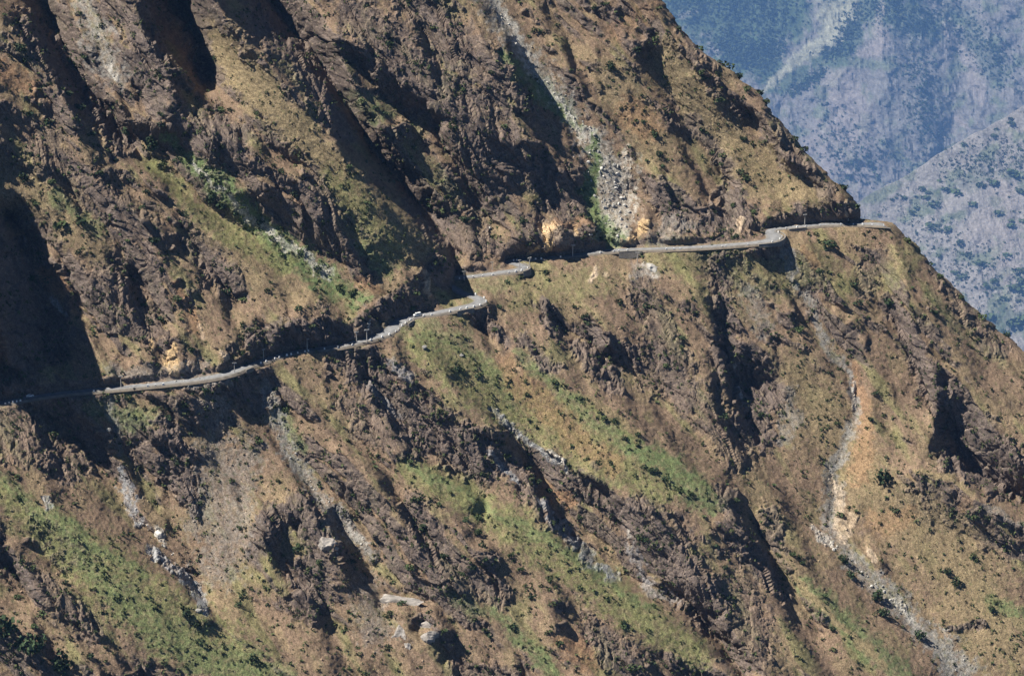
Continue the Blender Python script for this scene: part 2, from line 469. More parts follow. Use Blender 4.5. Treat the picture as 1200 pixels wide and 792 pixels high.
# ------------------------------------------------------------------ paint: where each kind of ground lies
SOIL = np.array([0.216, 0.152, 0.104]); DRY = np.array([0.252, 0.196, 0.112]); GREEN = np.array([0.145, 0.190, 0.082])
ROCK = np.array([0.146, 0.116, 0.101]); GREY = np.array([0.255, 0.245, 0.225]); WHITE = np.array([0.52, 0.49, 0.44])
ORANGE = np.array([0.33, 0.195, 0.11]); OLIVE = np.array([0.203, 0.206, 0.088]); BLUISH = np.array([0.32, 0.325, 0.335])
STROKES = [
 # dry / olive grass sheets
 ('dry', [(240,40,22),(300,100,26),(355,160,18),(395,200,20),(440,240,22),(490,290,16)], .9),
 ('dry', [(0,215,40),(60,235,30),(110,290,25)], .6), ('dry', [(255,270,30),(330,330,30),(420,350,14)], .5),
 ('dry', [(780,70,25),(830,140,25),(900,210,28),(960,232,15)], .8), ('dry', [(720,90,25),(770,180,25)], .6),
 ('olive', [(500,410,24),(560,450,34),(640,490,36),(700,530,34),(780,570,26)], .8),
 ('olive', [(480,550,16),(540,580,22),(600,615,24),(680,670,26),(760,730,26),(820,770,18)], .85),
 ('olive', [(0,575,16),(60,625,26),(130,680,40),(200,730,46),(280,780,40)], .85), ('green', [(90,650,12),(150,710,22),(230,770,26),(330,790,14)], .55),
 ('green', [(60,600,6),(110,640,10),(170,675,6)], .6),
 ('dry', [(930,440,30),(1010,560,40),(1050,600,40),(1120,650,50),(1160,750,50)], .7), ('dry', [(880,560,20),(920,640,18),(960,700,20)], .5),
 ('green', [(940,680,10),(975,715,16),(1020,760,18),(1060,790,18)], .75), ('dry', [(930,672,4),(967,716,5),(1013,757,5),(1040,785,5)], .9),
 ('olive', [(660,455,5),(700,480,5),(760,527,6),(830,575,6)], .9), ('dry', [(650,450,4),(700,472,4),(745,505,4)], .9),
 ('green', [(750,528,14),(790,550,18),(820,580,18),(850,595,10)], .8), ('green', [(620,430,6),(680,480,8),(740,525,10)], .6),
 ('green', [(575,715,8),(610,750,12),(650,785,14)], .8), ('green', [(528,700,8),(560,715,10)], .5), ('green', [(480,545,5),(535,572,6),(590,606,6),(640,632,6),(700,672,6),(760,715,6)], .6), ('green', [(605,412,5),(640,440,5),(680,468,6)], .6), ('green', [(0,560,7),(45,600,9),(85,628,9)], .5),
 ('green', [(440,380,10),(500,385,18),(540,400,14),(580,440,12),(600,470,8)], .45),
 ('green', [(520,345,10),(560,350,10)], .5), ('green', [(540,330,10),(600,330,14)], .35),
 ('green', [(410,115,10),(440,128,16),(460,135,8)], .6), ('green', [(540,75,6),(480,170,10),(560,255,8)], .35),
 ('green', [(195,160,7),(225,192,13),(260,220,17),(300,260,18),(340,297,20),(390,332,20),(420,352,13)], 1.0),
 ('olive', [(180,190,8),(230,245,16),(280,280,14),(330,310,14)], .8), ('dry', [(400,205,14),(440,255,20),(480,300,16)], .7), ('olive', [(385,210,20),(420,250,24),(455,300,24)], .7), ('green', [(420,290,10),(450,315,12)], .5),
 ('green', [(60,230,8),(90,250,10),(115,270,8)], .6), ('green', [(45,70,10),(25,60,8)], .3),
 ('green', [(592,70,7),(612,80,9),(632,98,12),(655,122,11),(682,148,6)], .95),
 ('green', [(696,162,7),(698,195,11),(690,220,12),(698,255,10),(716,280,16)], 1.0),
 ('green', [(110,470,12),(140,490,16),(180,490,14)], .6), ('green', [(320,480,10),(345,510,10),(360,530,6)], .6),
 ('green', [(1090,345,8),(1130,390,12),(1170,420,10)], .3), ('olive', [(1070,290,20),(1040,330,20),(1000,330,16)], .5),
 ('olive', [(770,300,20),(850,310,25),(900,330,25),(960,310,25)], .5), ('olive', [(620,345,25),(700,330,20)], .5),
 ('green', [(1160,705,8),(1200,720,6)], .8),
 # dark rock
 ('rock', [(30,30,18),(70,70,26),(110,120,22),(150,170,14)], .9), ('rock', [(160,30,20),(180,90,24),(185,130,14)], .85), ('rock', [(225,20,20),(240,80,14)], .8),
 ('rock', [(320,20,40),(370,70,36),(400,140,24)], .8), ('rock', [(240,150,26),(280,165,22)], .85), ('rock', [(365,220,20),(380,250,16)], .8),
 ('rock', [(70,130,20),(50,170,24),(100,220,24),(160,270,26)], .6), ('rock', [(90,330,24),(140,340,30),(180,390,22)], .7), ('rock', [(30,330,40),(60,400,30),(0,440,30)], .8),
 ('rock', [(225,290,16),(270,330,20)], .75), ('rock', [(290,395,14),(350,390,20),(400,395,12)], .95), ('rock', [(380,360,8)]*2, .6),
 ('rock', [(430,380,14),(460,355,12),(480,350,8)], .9), ('rock', [(510,310,10),(522,330,12)], .8), ('orange', [(497,320,4),(499,345,4)], .5),
 ('rock', [(420,20,25),(460,60,34),(510,110,40),(560,140,44),(600,200,34),(560,240,24)], .75), ('rock', [(480,0,20),(540,60,30),(590,90,22)], .7),
 ('rock', [(640,220,20),(670,245,18),(690,275,14),(660,275,22),(620,270,16)], .8), ('rock', [(490,240,20),(540,280,24),(580,290,14)], .7),
 ('rock', [(770,220,12),(790,250,20),(820,260,20),(870,255,20),(850,225,12)], .9), ('rock', [(810,140,8),(850,190,10)], .7), ('rock', [(900,120,8),(930,180,12),(970,225,10)], .7),
 ('rock', [(940,250,12),(1000,250,8)], .8), ('rock', [(800,40,8),(840,75,8)], .5),
 ('rock', [(635,360,10),(655,392,10)], .9), ('rock', [(690,380,12),(712,405,12)], .9), ('rock', [(613,400,8),(647,430,10)], .9), ('rock', [(557,374,8),(593,397,10)], .85),
 ('rock', [(680,410,14),(720,450,16)], .8), ('rock', [(750,340,20),(790,430,26),(800,470,18)], .6), ('rock', [(400,420,16),(450,460,28),(520,510,30),(570,545,26)], .9),
 ('rock', [(430,500,20),(480,520,20),(400,470,14)], .6), ('rock', [(195,500,14),(205,550,22),(225,590,14)], .95), ('rock', [(20,500,40),(90,550,20)], .6),
 ('rock', [(300,620,14),(350,600,24),(380,640,24),(360,700,30)], .85), ('rock', [(325,475,12),(280,465,12)], .8), ('rock', [(10,660,16),(50,690,16),(110,740,14)], .7),
 ('rock', [(590,540,14),(640,600,16),(670,630,10)], .85), ('rock', [(640,540,8),(690,580,14),(730,600,12)], .8), ('rock', [(750,610,30),(790,650,30),(830,720,24)], .85),
 ('rock', [(480,590,16),(500,640,24),(540,680,16),(590,700,16)], .7), ('rock', [(690,740,18),(740,780,24)], .7), ('rock', [(540,785,20),(600,790,10)], .7),
 ('rock', [(840,310,12),(850,370,14),(850,430,18),(880,480,30),(900,520,14)], .85), ('rock', [(880,430,20),(910,470,18)], .9), ('rock', [(760,430,24),(820,470,24),(870,540,18)], .5),
 ('rock', [(850,580,12),(880,650,14),(920,700,10)], .75), ('rock', [(900,600,12),(915,640,10)], .7), ('rock', [(1040,350,10),(1080,430,16),(1110,480,22),(1150,510,24),(1200,560,26)], .8),
 ('rock', [(1090,300,10),(1130,360,14),(1170,410,14)], .55), ('rock', [(1110,540,14),(1170,560,24)], .9), ('rock', [(1030,300,14),(1010,340,14)], .5),
 ('rock', [(1160,640,12),(1200,640,16)], .5), ('rock', [(1110,735,5),(1150,732,5)], .8), ('rock', [(700,545,8)]*2, .5), ('rock', [(860,690,30),(880,760,36)], .5),
 # orange soil
 ('orange', [(0,85,14),(30,100,14)], .6), ('orange', [(55,320,10),(75,340,14)], .7), ('orange', [(210,334,5),(222,365,6),(232,392,6)], .6), ('orange', [(740,130,20),(760,150,20)], .5),
 ('orange', [(590,425,14),(630,470,20),(680,520,16),(720,545,12)], .45), ('orange', [(998,430,6),(1012,470,10),(1016,500,12),(1008,560,14)], .5), ('orange', [(1030,610,18),(1060,610,16)], .4),
 ('orange', [(640,575,10),(670,590,8)], .7), ('orange', [(665,750,16),(690,775,14)], .6), ('orange', [(425,330,8),(440,340,8)], .5), ('orange', [(940,290,6),(955,310,8)], .5), ('orange', [(1130,590,10)]*2, .3),
 ('orange', [(830,95,10)]*2, .4), ('orange', [(790,-10,10),(720,40,12)], .3),
 # grey scree, pale rock
 ('grey', [(95,0,12),(115,40,18),(120,70,18),(140,95,12)], .8), ('white', [(128,78,4),(133,92,4)], .7),
 ('scree', [(226,195,3),(260,222,4.5),(300,260,6),(345,295,7),(385,322,6)], .85), ('white', [(228,195,3),(236,208,2.5)], .8),
 ('grey', [(570,0,14),(605,50,15),(640,100,17),(668,135,16)], .75), ('scree', [(690,160,14),(716,195,24),(725,235,26),(718,272,18)], .75), ('scree', [(580,5,8),(606,50,9),(640,108,9),(668,142,8),(690,158,8)], .7),
 ('green', [(588,60,5),(604,84,8),(622,100,9),(645,124,8),(672,147,5)], .9), ('green', [(697,165,6),(699,195,9),(692,222,9),(699,255,9),(716,280,15)], 1.0), ('white', [(600,48,5),(608,65,5)], .5), ('white', [(650,110,4),(668,140,5),(690,153,4)], .5),
 ('grey', [(307,444,6),(320,480,8),(345,540,9),(375,585,11),(400,615,14),(435,650,8)], .85), ('white', [(405,615,5),(430,640,4)], .45),
 ('grey', [(225,610,14),(265,580,26),(290,530,20),(260,660,30),(250,480,20)], .5),
 ('bluish', [(140,550,6),(155,590,7),(165,615,6)], .85), ('white', [(183,622,5),(190,632,5)], .9), ('bluish', [(175,645,5),(205,665,6),(233,697,6),(246,718,3)], .85),
 ('bluish', [(50,580,3),(58,595,4)], .9), ('grey', [(130,462,4),(128,475,5),(140,530,5)], .7), ('bluish', [(62,350,4),(75,365,3)], .7),
 ('bluish', [(460,425,5),(480,445,6)], .6), ('bluish', [(430,450,4),(470,490,4)], .5), ('bluish', [(573,478,3),(597,500,5),(633,527,4),(650,545,3)], .85),
 ('bluish', [(573,528,3),(590,548,4),(607,568,3)], .9), ('bluish', [(630,588,5),(653,615,8),(685,650,8),(712,672,6)], .65), ('white', [(643,530,3),(655,540,3),(667,552,2)], .9),
 ('white', [(735,618,2),(737,630,2)], .9), ('bluish', [(705,668,4),(720,678,5)], .7), ('bluish', [(740,640,6),(760,690,6),(790,700,8)], .5),
 ('grey', [(913,284,4),(930,320,4),(947,347,5),(958,380,4),(968,400,6),(985,425,5),(998,452,4),(1006,478,4),(995,510,6),(982,550,8)], .85),
 ('grey', [(975,540,10),(978,590,14),(975,620,8),(1000,660,12),(1040,695,14),(1077,735,14),(1130,785,20)], .8), ('white', [(955,617,5),(970,637,5)], .9), ('white', [(1002,447,2.5),(1000,478,2.5)], .6),
 ('pale', [(978,560,4),(984,590,7),(988,630,8)], .6), ('pale', [(1000,605,5),(990,632,6)], .45), ('pale', [(1020,645,4),(1022,655,4)], .8), ('white', [(1047,702,3),(1058,712,4),(1070,728,3)], .7), ('grey', [(1080,735,14),(1120,780,14)], .6),
 ('grey', [(880,345,12),(895,380,14)], .5), ('grey', [(925,460,9),(930,490,12),(920,515,8)], .6), ('white', [(865,455,2),(868,470,2)], .8), ('white', [(860,428,2)]*2, .8),
 ('dry', [(980,270,3),(993,297,4),(1005,307,4)], .9), ('dry', [(1073,551,2.5),(1117,561,3),(1140,580,2.5)], .9), ('grey', [(1155,592,4),(1200,615,4)], .6),
 ('grey', [(745,315,10),(760,320,8)], .6), ('white', [(757,312,4),(762,322,4)], .5), ('pale', [(695,325,3),(700,318,3)], .8), ('pale', [(712,320,3)]*2, .5), ('grey', [(770,275,12),(800,265,10)], .6),
 ('white', [(127,504,2.2)]*2, 1), ('grey', [(200,450,8),(240,450,8),(270,445,6)], .6), ('white', [(233,715,3)]*2, .8), ('grey', [(430,690,20),(440,740,20)], .4), ('white', [(497,408,1.6)]*2, 1), ('white', [(541,416,1.4)]*2, 1),
 ('white', [(432,378,2),(433,383,1.6)], .9), ('pale', [(220,424,3),(221,434,2.5)], .9), ('pale', [(233,420,2.4),(234,432,2.4)], .9), ('pale', [(257,412,3),(264,420,3.4)], .9),
 ('cream', [(199,405,3),(203,420,7),(207,436,8)], .95), ('cream', [(634,266,5),(645,268,9),(642,284,6),(637,294,3)], .95), ('cream', [(650,280,1.5),(645,292,2.5)], 1), ('cream', [(630,288,1.6),(618,300,2)], 1), ('cream', [(674,264,3),(673,276,4)], .8),
 ('cream', [(757,262,3),(748,274,5),(741,284,5)], .95), ('pale', [(868,256,3),(866,275,3)], .8), ('pale', [(990,240,3),(991,248,3)], .7), ('pale', [(497,318,3),(500,345,4)], .75), ('pale', [(700,315,3),(694,328,3)], .8), ('pale', [(640,262,10),(665,275,8)], .3), ('orange', [(655,262,6),(690,262,4)], .5),
 ('cream', [(176,404,2.5),(178,412,2.5)], .7), ('pale', [(232,380,3),(236,395,3)], .6), ('grey', [(130,430,8),(150,440,8),(240,430,8)], .5),
]
PAL = {'dry': DRY, 'olive': OLIVE, 'green': GREEN, 'rock': ROCK, 'grey': GREY, 'white': WHITE, 'orange': ORANGE, 'bluish': BLUISH, 'pale': np.array([0.50, 0.39, 0.28]), 'scree': np.array([0.47, 0.445, 0.39]), 'cream': np.array([0.60, 0.42, 0.23])}

def paint(X, Y, colr, strokes, rock, seed=0.0):
    wx = 12 * fbm2(X / 26, Y / 26, 4, seed + 11); wy = 12 * fbm2(X / 26, Y / 26, 3, seed + 12)
    ed = 0.45 * fbm2(X / 9, Y / 9, 3, seed + 13, 0.7)
    brk = sstep(-0.25, 0.15, fbm2(X / 8, Y / 7, 3, seed + 14, 0.7))
    brk2 = sstep(-0.30, 0.20, fbm2(X / 5, Y / 6, 3, seed + 15, 0.8) + 0.3 * fbm2(X / 30, Y / 30, 2, seed + 16))
    for kind, pts, a in strokes:
        P = np.array(pts, float); w = P[:, 2].max() * 1.9 + 10
        m = (X > P[:, 0].min() - w) & (X < P[:, 0].max() + w) & (Y > P[:, 1].min() - w) & (Y < P[:, 1].max() + w)
        if not m.any(): continue
        k = min(1.0, P[:, 2].max() / 7.0)
        d = seg_dist(X[m] + wx[m] * k, Y[m] + wy[m] * k, pts)
        wgt = a * (1 - sstep(0.55, 1.2, d + ed[m] * (3.0 if kind in ('scree', 'grey', 'bluish', 'white', 'pale') else 1.9)))
        if kind in ('scree', 'grey', 'bluish', 'white'): wgt = wgt * (0.42 + 0.58 * brk2[m])
        if kind in ('green', 'olive'): wgt = wgt * (0.48 + 0.52 * brk[m])
        colr[m] = colr[m] * (1 - wgt[:, None]) + PAL[kind] * wgt[:, None]
        if kind in ('rock', 'white', 'bluish', 'pale', 'cream'): rock[m] = np.maximum(rock[m], wgt * (1.0 if kind == 'rock' else 0.6))
        elif kind in ('dry', 'olive', 'green', 'grey', 'orange', 'scree'): rock[m] *= 1 - 0.85 * wgt

# ------------------------------------------------------------------ the main slope: mesh
STEP = 1.2
gx = np.concatenate([np.arange(-420, -110, 7.0), np.arange(-110, 1250, STEP), np.arange(1250, 1660, 7.0)])
gy = np.concatenate([np.arange(-420, -50, 7.0), np.arange(-50, 842, STEP), np.arange(842, 1220, 7.0)])
GX, GY = np.meshgrid(gx, gy)
SX = sil_x(gy)[:, None] * np.ones_like(GX)
over = GX - SX                                   # > 0: round the corner of the mountain, out of sight
SXS = np.convolve(np.pad(sil_x(gy), 60, mode='edge'), np.ones(121) / 121, 'valid')[:, None] * np.ones_like(GX)
kb = np.clip(over / 70, 0, 1)                    # the far side loses the jaggedness of the skyline
X = np.where(over > 0, SX * (1 - kb) + (np.minimum(SXS, SX + 25) - 12) * kb - 0.12 * np.minimum(over, 400), GX)
Y = GY + 0.05 * np.maximum(over, 0)
H = relief(X, Y)
inn = np.clip(-over, 0, None)
XN = np.where(over > 0, GX, X)
A = (0.62 * XN + 0.78 * Y) / 2.0                   # rough metres down the beds, scaled from image pixels
B = (0.78 * XN - 0.62 * Y) / 2.0                   # rough metres across the beds, scaled from image pixels
rx, ry = project(RP)
rd = np.full(X.shape, 99.0, np.float32)
nearroad = (GY > 200) & (GY < 560) & (GX > -150) & (GX < 1100)
rd[nearroad] = seg_dist(X[nearroad], Y[nearroad], np.c_[rx, ry, np.ones(len(rx))][::7])
def rib(period, run, warp, seed):
    """asymmetric ribs: a long left flank, an abrupt right flank"""
    ph = (B + warp * fbm2(A / (run * 0.8), B / (period * 1.5), 4, seed, 0.55)) / period + 0.35 * noise2(A / run, B / (period * 3), seed + 5)
    f = ph - np.floor(ph)
    k = np.floor(ph)
    amp = 0.35 + 0.65 * (0.5 + 0.5 * np.sin(k * 12.9898 + seed)) * sstep(-0.35, 0.3, noise2(A / run + k * 3.7, k * 1.3, seed + 6))
    sh = np.where(f < 0.74, f / 0.74, 1 - sstep(0.74, 1.0, f))
    return sh * amp - 0.22
smooth_ = np.zeros(X.shape, np.float32)
for kind, pts, a_ in STROKES:
    if kind not in ('dry', 'olive', 'green', 'grey', 'scree', 'orange'): continue
    Pq = np.array(pts, float); w_ = Pq[:, 2].max() * 1.9 + 4
    m = (X > Pq[:, 0].min() - w_) & (X < Pq[:, 0].max() + w_) & (Y > Pq[:, 1].min() - w_) & (Y < Pq[:, 1].max() + w_)
    if m.any(): smooth_[m] = np.maximum(smooth_[m], min(1.0, a_ * 1.2) * (1 - sstep(0.6, 1.7, seg_dist(X[m], Y[m], pts))))
yroad = np.interp(X, *np.array([(-150, 504), (0, 472), (110, 456.5), (233, 444), (310, 421.5), (400, 404.5), (454, 389), (466, 376), (484, 371), (524, 363), (529, 326), (590, 319), (600, 304), (667, 299), (720, 293), (800, 290), (888, 284), (900, 272), (912, 267), (943, 264), (1044, 263)]).T)
above = sstep(0, 4, yroad - Y) * sstep(1040, 1000, X) if False else sstep(0, 4, yroad - Y) * (1 - sstep(1000, 1030, X))
cut = above * (1 - sstep(3, 11, rd - 16 * fbm2(X / 22, Y / 60, 3, 54)))
away = sstep(5, 40, rd) * (1 - 0.8 * smooth_) * (1 - 0.25 * sstep(0, 60, Y - yroad))
H = H + above * (1 - np.exp(-((X - 492) / 34) ** 2)) * (3.0 + 5.0 * fbm2(X / 26, Y / 80, 3, 56)) * sstep(3, 12, rd) * (1 - sstep(14, 55, rd))
H = H + away * (15.0 * rib(36, 120, 26, 52.0) + 4.5 * rib(15, 50, 12, 57.0) + 4.0 * fbm2(B / 24, A / 48, 4, 53))
inn = np.clip(-over, 0, None)
H = H - 14.0 * (1 - np.sqrt(np.clip(1 - (1 - np.clip(inn / 16.0, 0, 1)) ** 2, 0, 1))) * 0.6
def blur(F, n):
    for _ in range(n):
        q = np.pad(F, 1, mode='edge')
        q = 0.25 * q[:-2] + 0.5 * q[1:-1] + 0.25 * q[2:]
        F = 0.25 * q[:, :-2] + 0.5 * q[:, 1:-1] + 0.25 * q[:, 2:]
    return F
H = blur(H, 4)
T = depth_of(X, Y, H) + np.where(over > 0, 1.3 * np.clip(over, 0, None) ** 0.95 + 4, 0)
P = EYE + T[..., None] * rays(X, Y)
# macro normal
du = np.gradient(P, axis=1); dv = np.gradient(P, axis=0)
Nn = np.cross(dv, du); Nn /= np.linalg.norm(Nn, axis=2)[..., None] + 1e-9
Nn[(Nn @ FW) > 0] *= -1
slope = 1 - Nn[..., 2]

wb = 4.0 * fbm2(A / 22, B / 14, 3, 21); wa = 6.0 * fbm2(A / 22, B / 14, 3, 22)
A2, B2 = A + wa, B + wb
big = fbm2(A / 60, B / 34, 4, 1)
rock = sstep(0.40, 0.60, slope + 0.20 * big + 0.05 * fbm2(A / 8, B / 5, 3, 2))
mott = fbm2(A / 26, B / 15, 4, 3, 0.6)
c = SOIL[None, None, :] * np.ones((*X.shape, 1))
w = sstep(-0.1, 0.3, mott)[..., None]; c = c * (1 - w) + (0.5 * DRY + 0.5 * SOIL) * w
w = 0.55 * sstep(0.1, 0.45, fbm2(A / 40, B / 12, 4, 5))[..., None]; c = c * (1 - w) + OLIVE * w
w = (0.85 * rock)[..., None]; c = c * (1 - w) + ROCK * w
rock *= 0.8
f_cut = fbm2(X / 7, Y / 20, 3, 55)
# less of the automatic crag where the strokes traced in image pixels say otherwise
paint(X, Y, c, STROKES, rock)
w = (0.75 * cut * (0.5 + 0.5 * sstep(-0.3, 0.2, f_cut)))[..., None]
c = c * (1 - w) + ROCK * 1.15 * w; rock = np.maximum(rock, 0.8 * cut)
# fine colour variation: stones, tufts, stains
f1 = fbm2(A2 / 2.4, B2 / 1.8, 3, 31, 0.85); f2 = fbm2(A / 9, B / 5, 3, 32)
c = c * (1 + 0.62 * f1 + 0.25 * f2)[..., None]
w = (0.5 * sstep(0.32, 0.5, fbm2(A / 2.6, B / 2.2, 2, 33)) * (0.35 + 0.65 * (1 - rock)))[..., None]
c = c * (1 - w) + np.array([0.09, 0.105, 0.045]) * w
w = (0.55 * sstep(0.36, 0.52, fbm2(A / 3.0, B / 1.7, 2, 34)) * (0.3 + 0.7 * rock))[..., None]
c = c * (1 - w) + np.array([0.33, 0.26, 0.18]) * w
c = np.clip(c, 0.015, 0.8)

# relief: crags in rock, ripples and hummocks in grass
calm = sstep(3.5, 10.0, rd)
wb = 5 * noise2(A / 40, B / 26, 23); wa = 7 * noise2(A / 40, B / 26, 24); A2, B2 = A + wa, B + wb
v1, e1, tx1, ty1 = cells(B2 / 8.5, A2 / 15, 1)
v2, e2, tx2, ty2 = cells(B2 / 3.6, A2 / 6.0, 2)
v3, e3, tx3, ty3 = cells(B / 1.4, A / 2.0, 3)
rid = ridged2(B2 / 17, A2 / 42, 3, 41, 0.5)
rid2 = ridged2(B2 / 7.0, A2 / 15, 3, 42, 0.6)
hum = fbm2(B / 12, A / 22, 4, 43, 0.55)
sm = noise2(B / 2.0, A / 2.6, 44)
ter = sstep(-0.04, 0.05, fbm2(A2 / 30, B2 / 13, 4, 45, 0.6)) + 0.7 * sstep(0.10, 0.18, fbm2(A2 / 18, B2 / 10, 4, 46, 0.6)) + 0.4 * sstep(-0.05, 0.02, fbm2(A2 / 9, B2 / 5, 3, 47, 0.6))
disp = rock * (1.8 * rid + 0.2 * rid2 + 1.0 * ter - 0.8 + 2.8 * (v1 - 0.5) + 2.3 * tx1 + 1.0 * ty1 + 1.1 * (v2 - 0.5) + 1.1 * tx2 + 0.4 * ty2 + 0.35 * (v3 - 0.5)
               - 0.5 * (1 - sstep(0, 0.08, e1)))
disp += (1 - rock) * (0.8 * hum + 0.16 * sm + 0.26 * (v3 - 0.5) + 0.25 * (v2 - 0.5) * sstep(0, 0.3, mott))
disp = 1.12 * (0.7 * disp + 0.3 * blur(disp, 1))
stretch = np.maximum(np.linalg.norm(dv, axis=2) / np.abs(np.gradient(gy))[:, None], np.linalg.norm(du, axis=2) / np.abs(np.gradient(gx))[None, :]) / (T / FOC * 1.25)
disp *= calm * np.clip(2.1 / np.maximum(blur(stretch, 4), 1e-3), 0.08, 1.0)
edge = sstep(0, 10, inn)
D3 = Nn * 0.75 + NB * 0.25
D3 = np.where((over > -6)[..., None], NB * 0.3 - RT * 0.2 - UP * 0.0 + RT * 0.5, D3)
P = P + D3 * (disp * (0.35 + 0.65 * edge))[..., None]

ny, nx = GX.shape
idx = np.arange(ny * nx).reshape(ny, nx)
keep = (over < 420)
kq = keep[:-1, :-1] & keep[1:, :-1] & keep[:-1, 1:] & keep[1:, 1:]
Q = np.stack([idx[:-1, :-1], idx[1:, :-1], idx[1:, 1:], idx[:-1, 1:]], -1)[kq]
used = np.zeros(ny * nx, bool); used[Q.ravel()] = True
remap = np.cumsum(used) - 1
me = mesh_np('mountain', P.reshape(-1, 3)[used], remap[Q], M_ground, c.reshape(-1, 3)[used], smooth=False)
mountain = tag(link('mountain', me), 'steep brown rocky mountainside with grassy spurs and gullies', kind='structure')

def ground(x, y):
    """world point of the slope seen at an image pixel position"""
    fx = np.interp(x, gx, np.arange(len(gx))); fy = np.interp(y, gy, np.arange(len(gy)))
    return bil(P, np.asarray(fx), np.asarray(fy))
def ground_n(x, y):
    fx = np.interp(x, gx, np.arange(len(gx))); fy = np.interp(y, gy, np.arange(len(gy)))
    return bil(Nn, np.asarray(fx), np.asarray(fy))

#@@REST@@
# ------------------------------------------------------------------ far mountains across the side valley
def far_sheet(name, label, centre, t0, sl, st, lines, strokes, xr, yr, step, h0, base, top=None, noise=1.0, seed=0.0, relief_k=1.0):
    a, b = R_(sl), R_(st)
    n = np.array([math.sin(a) * math.sin(b), -math.sin(a) * math.cos(b), math.cos(a)])
    pc = EYE + t0 * rays(*centre)
    k = float((pc - EYE) @ n)
    xs = np.arange(xr[0], xr[1], step); ys = np.arange(yr[0], yr[1], step)
    X, Y = np.meshgrid(xs, ys)
    YY = Y.copy(); back = np.zeros_like(X)
    if top is not None:                                   # crest: rows above it fold over to the far side
        yt = np.interp(X, *np.array(top, float).T) + 2.5 * fbm2(X / 17, X * 0, 3, seed + 3)
        back = np.clip(yt - Y, 0, None); YY = np.where(back > 0, yt + 0.15 * back, Y)
    rel = membrane([wobble(l, 5, seed + i) for i, l in enumerate(lines)], xr[0] - 10, xr[1] + 10, yr[0] - 10, yr[1] + 10, h0, 4.0, 110.0)
    sc = t0 / FOC
    H = rel(X, YY) * relief_k
    A = (0.55 * X + 0.83 * YY); B = (0.83 * X - 0.55 * YY)
    H = H + sc * noise * (13 * ridged2((B + 14 * fbm2(A / 60, B / 40, 3, seed + 4)) / 50, A / 90, 5, seed + 5, 0.55) + 3.2 * ridged2(B / 17, A / 30, 4, seed + 6, 0.6) + 1.2 * fbm2(X / 6, YY / 7, 3, seed + 7, 0.6))
    r = rays(X, YY)
    T = k / (r @ n) + H / (r @ n) + back * sc * 4
    P = EYE + T[..., None] * r
    c = np.ones((*X.shape, 3)) * np.array(base)
    rk = np.zeros_like(X)
    m = fbm2(X / 30, YY / 24, 4, seed + 8, 0.6)
    w = (0.75 * sstep(0.02, 0.30, m))[..., None]; c = c * (1 - w) + np.array([0.10, 0.12, 0.075]) * w
    paint(X, YY, c, strokes, rk, seed)
    c = c * (1 + 0.45 * fbm2(X / 5, YY / 5, 3, seed + 9, 0.7) + 0.2 * fbm2(X / 16, YY / 12, 3, seed + 10))[..., None]
    c = np.clip(c, 0.02, 0.7)
    ny, nx = X.shape; idx = np.arange(ny * nx).reshape(ny, nx)
    Q = np.stack([idx[:-1, :-1], idx[1:, :-1], idx[1:, 1:], idx[:-1, 1:]], -1).reshape(-1, 4)
    tag(link(name, mesh_np(name, P.reshape(-1, 3), Q, M_far, c.reshape(-1, 3), smooth=False)), label, kind='structure')
    def g(x, y): return bil(P, (np.asarray(x) - xr[0]) / step, (np.asarray(y) - yr[0]) / step)
    return g
PAL['forest'] = np.array([0.05, 0.075, 0.04]); PAL['meadow'] = np.array([0.23, 0.225, 0.165]); PAL['bare'] = np.array([0.215, 0.185, 0.17]); PAL['cliff_shade'] = np.array([0.13, 0.125, 0.115])  # the last tone stands for shade on the far cliff
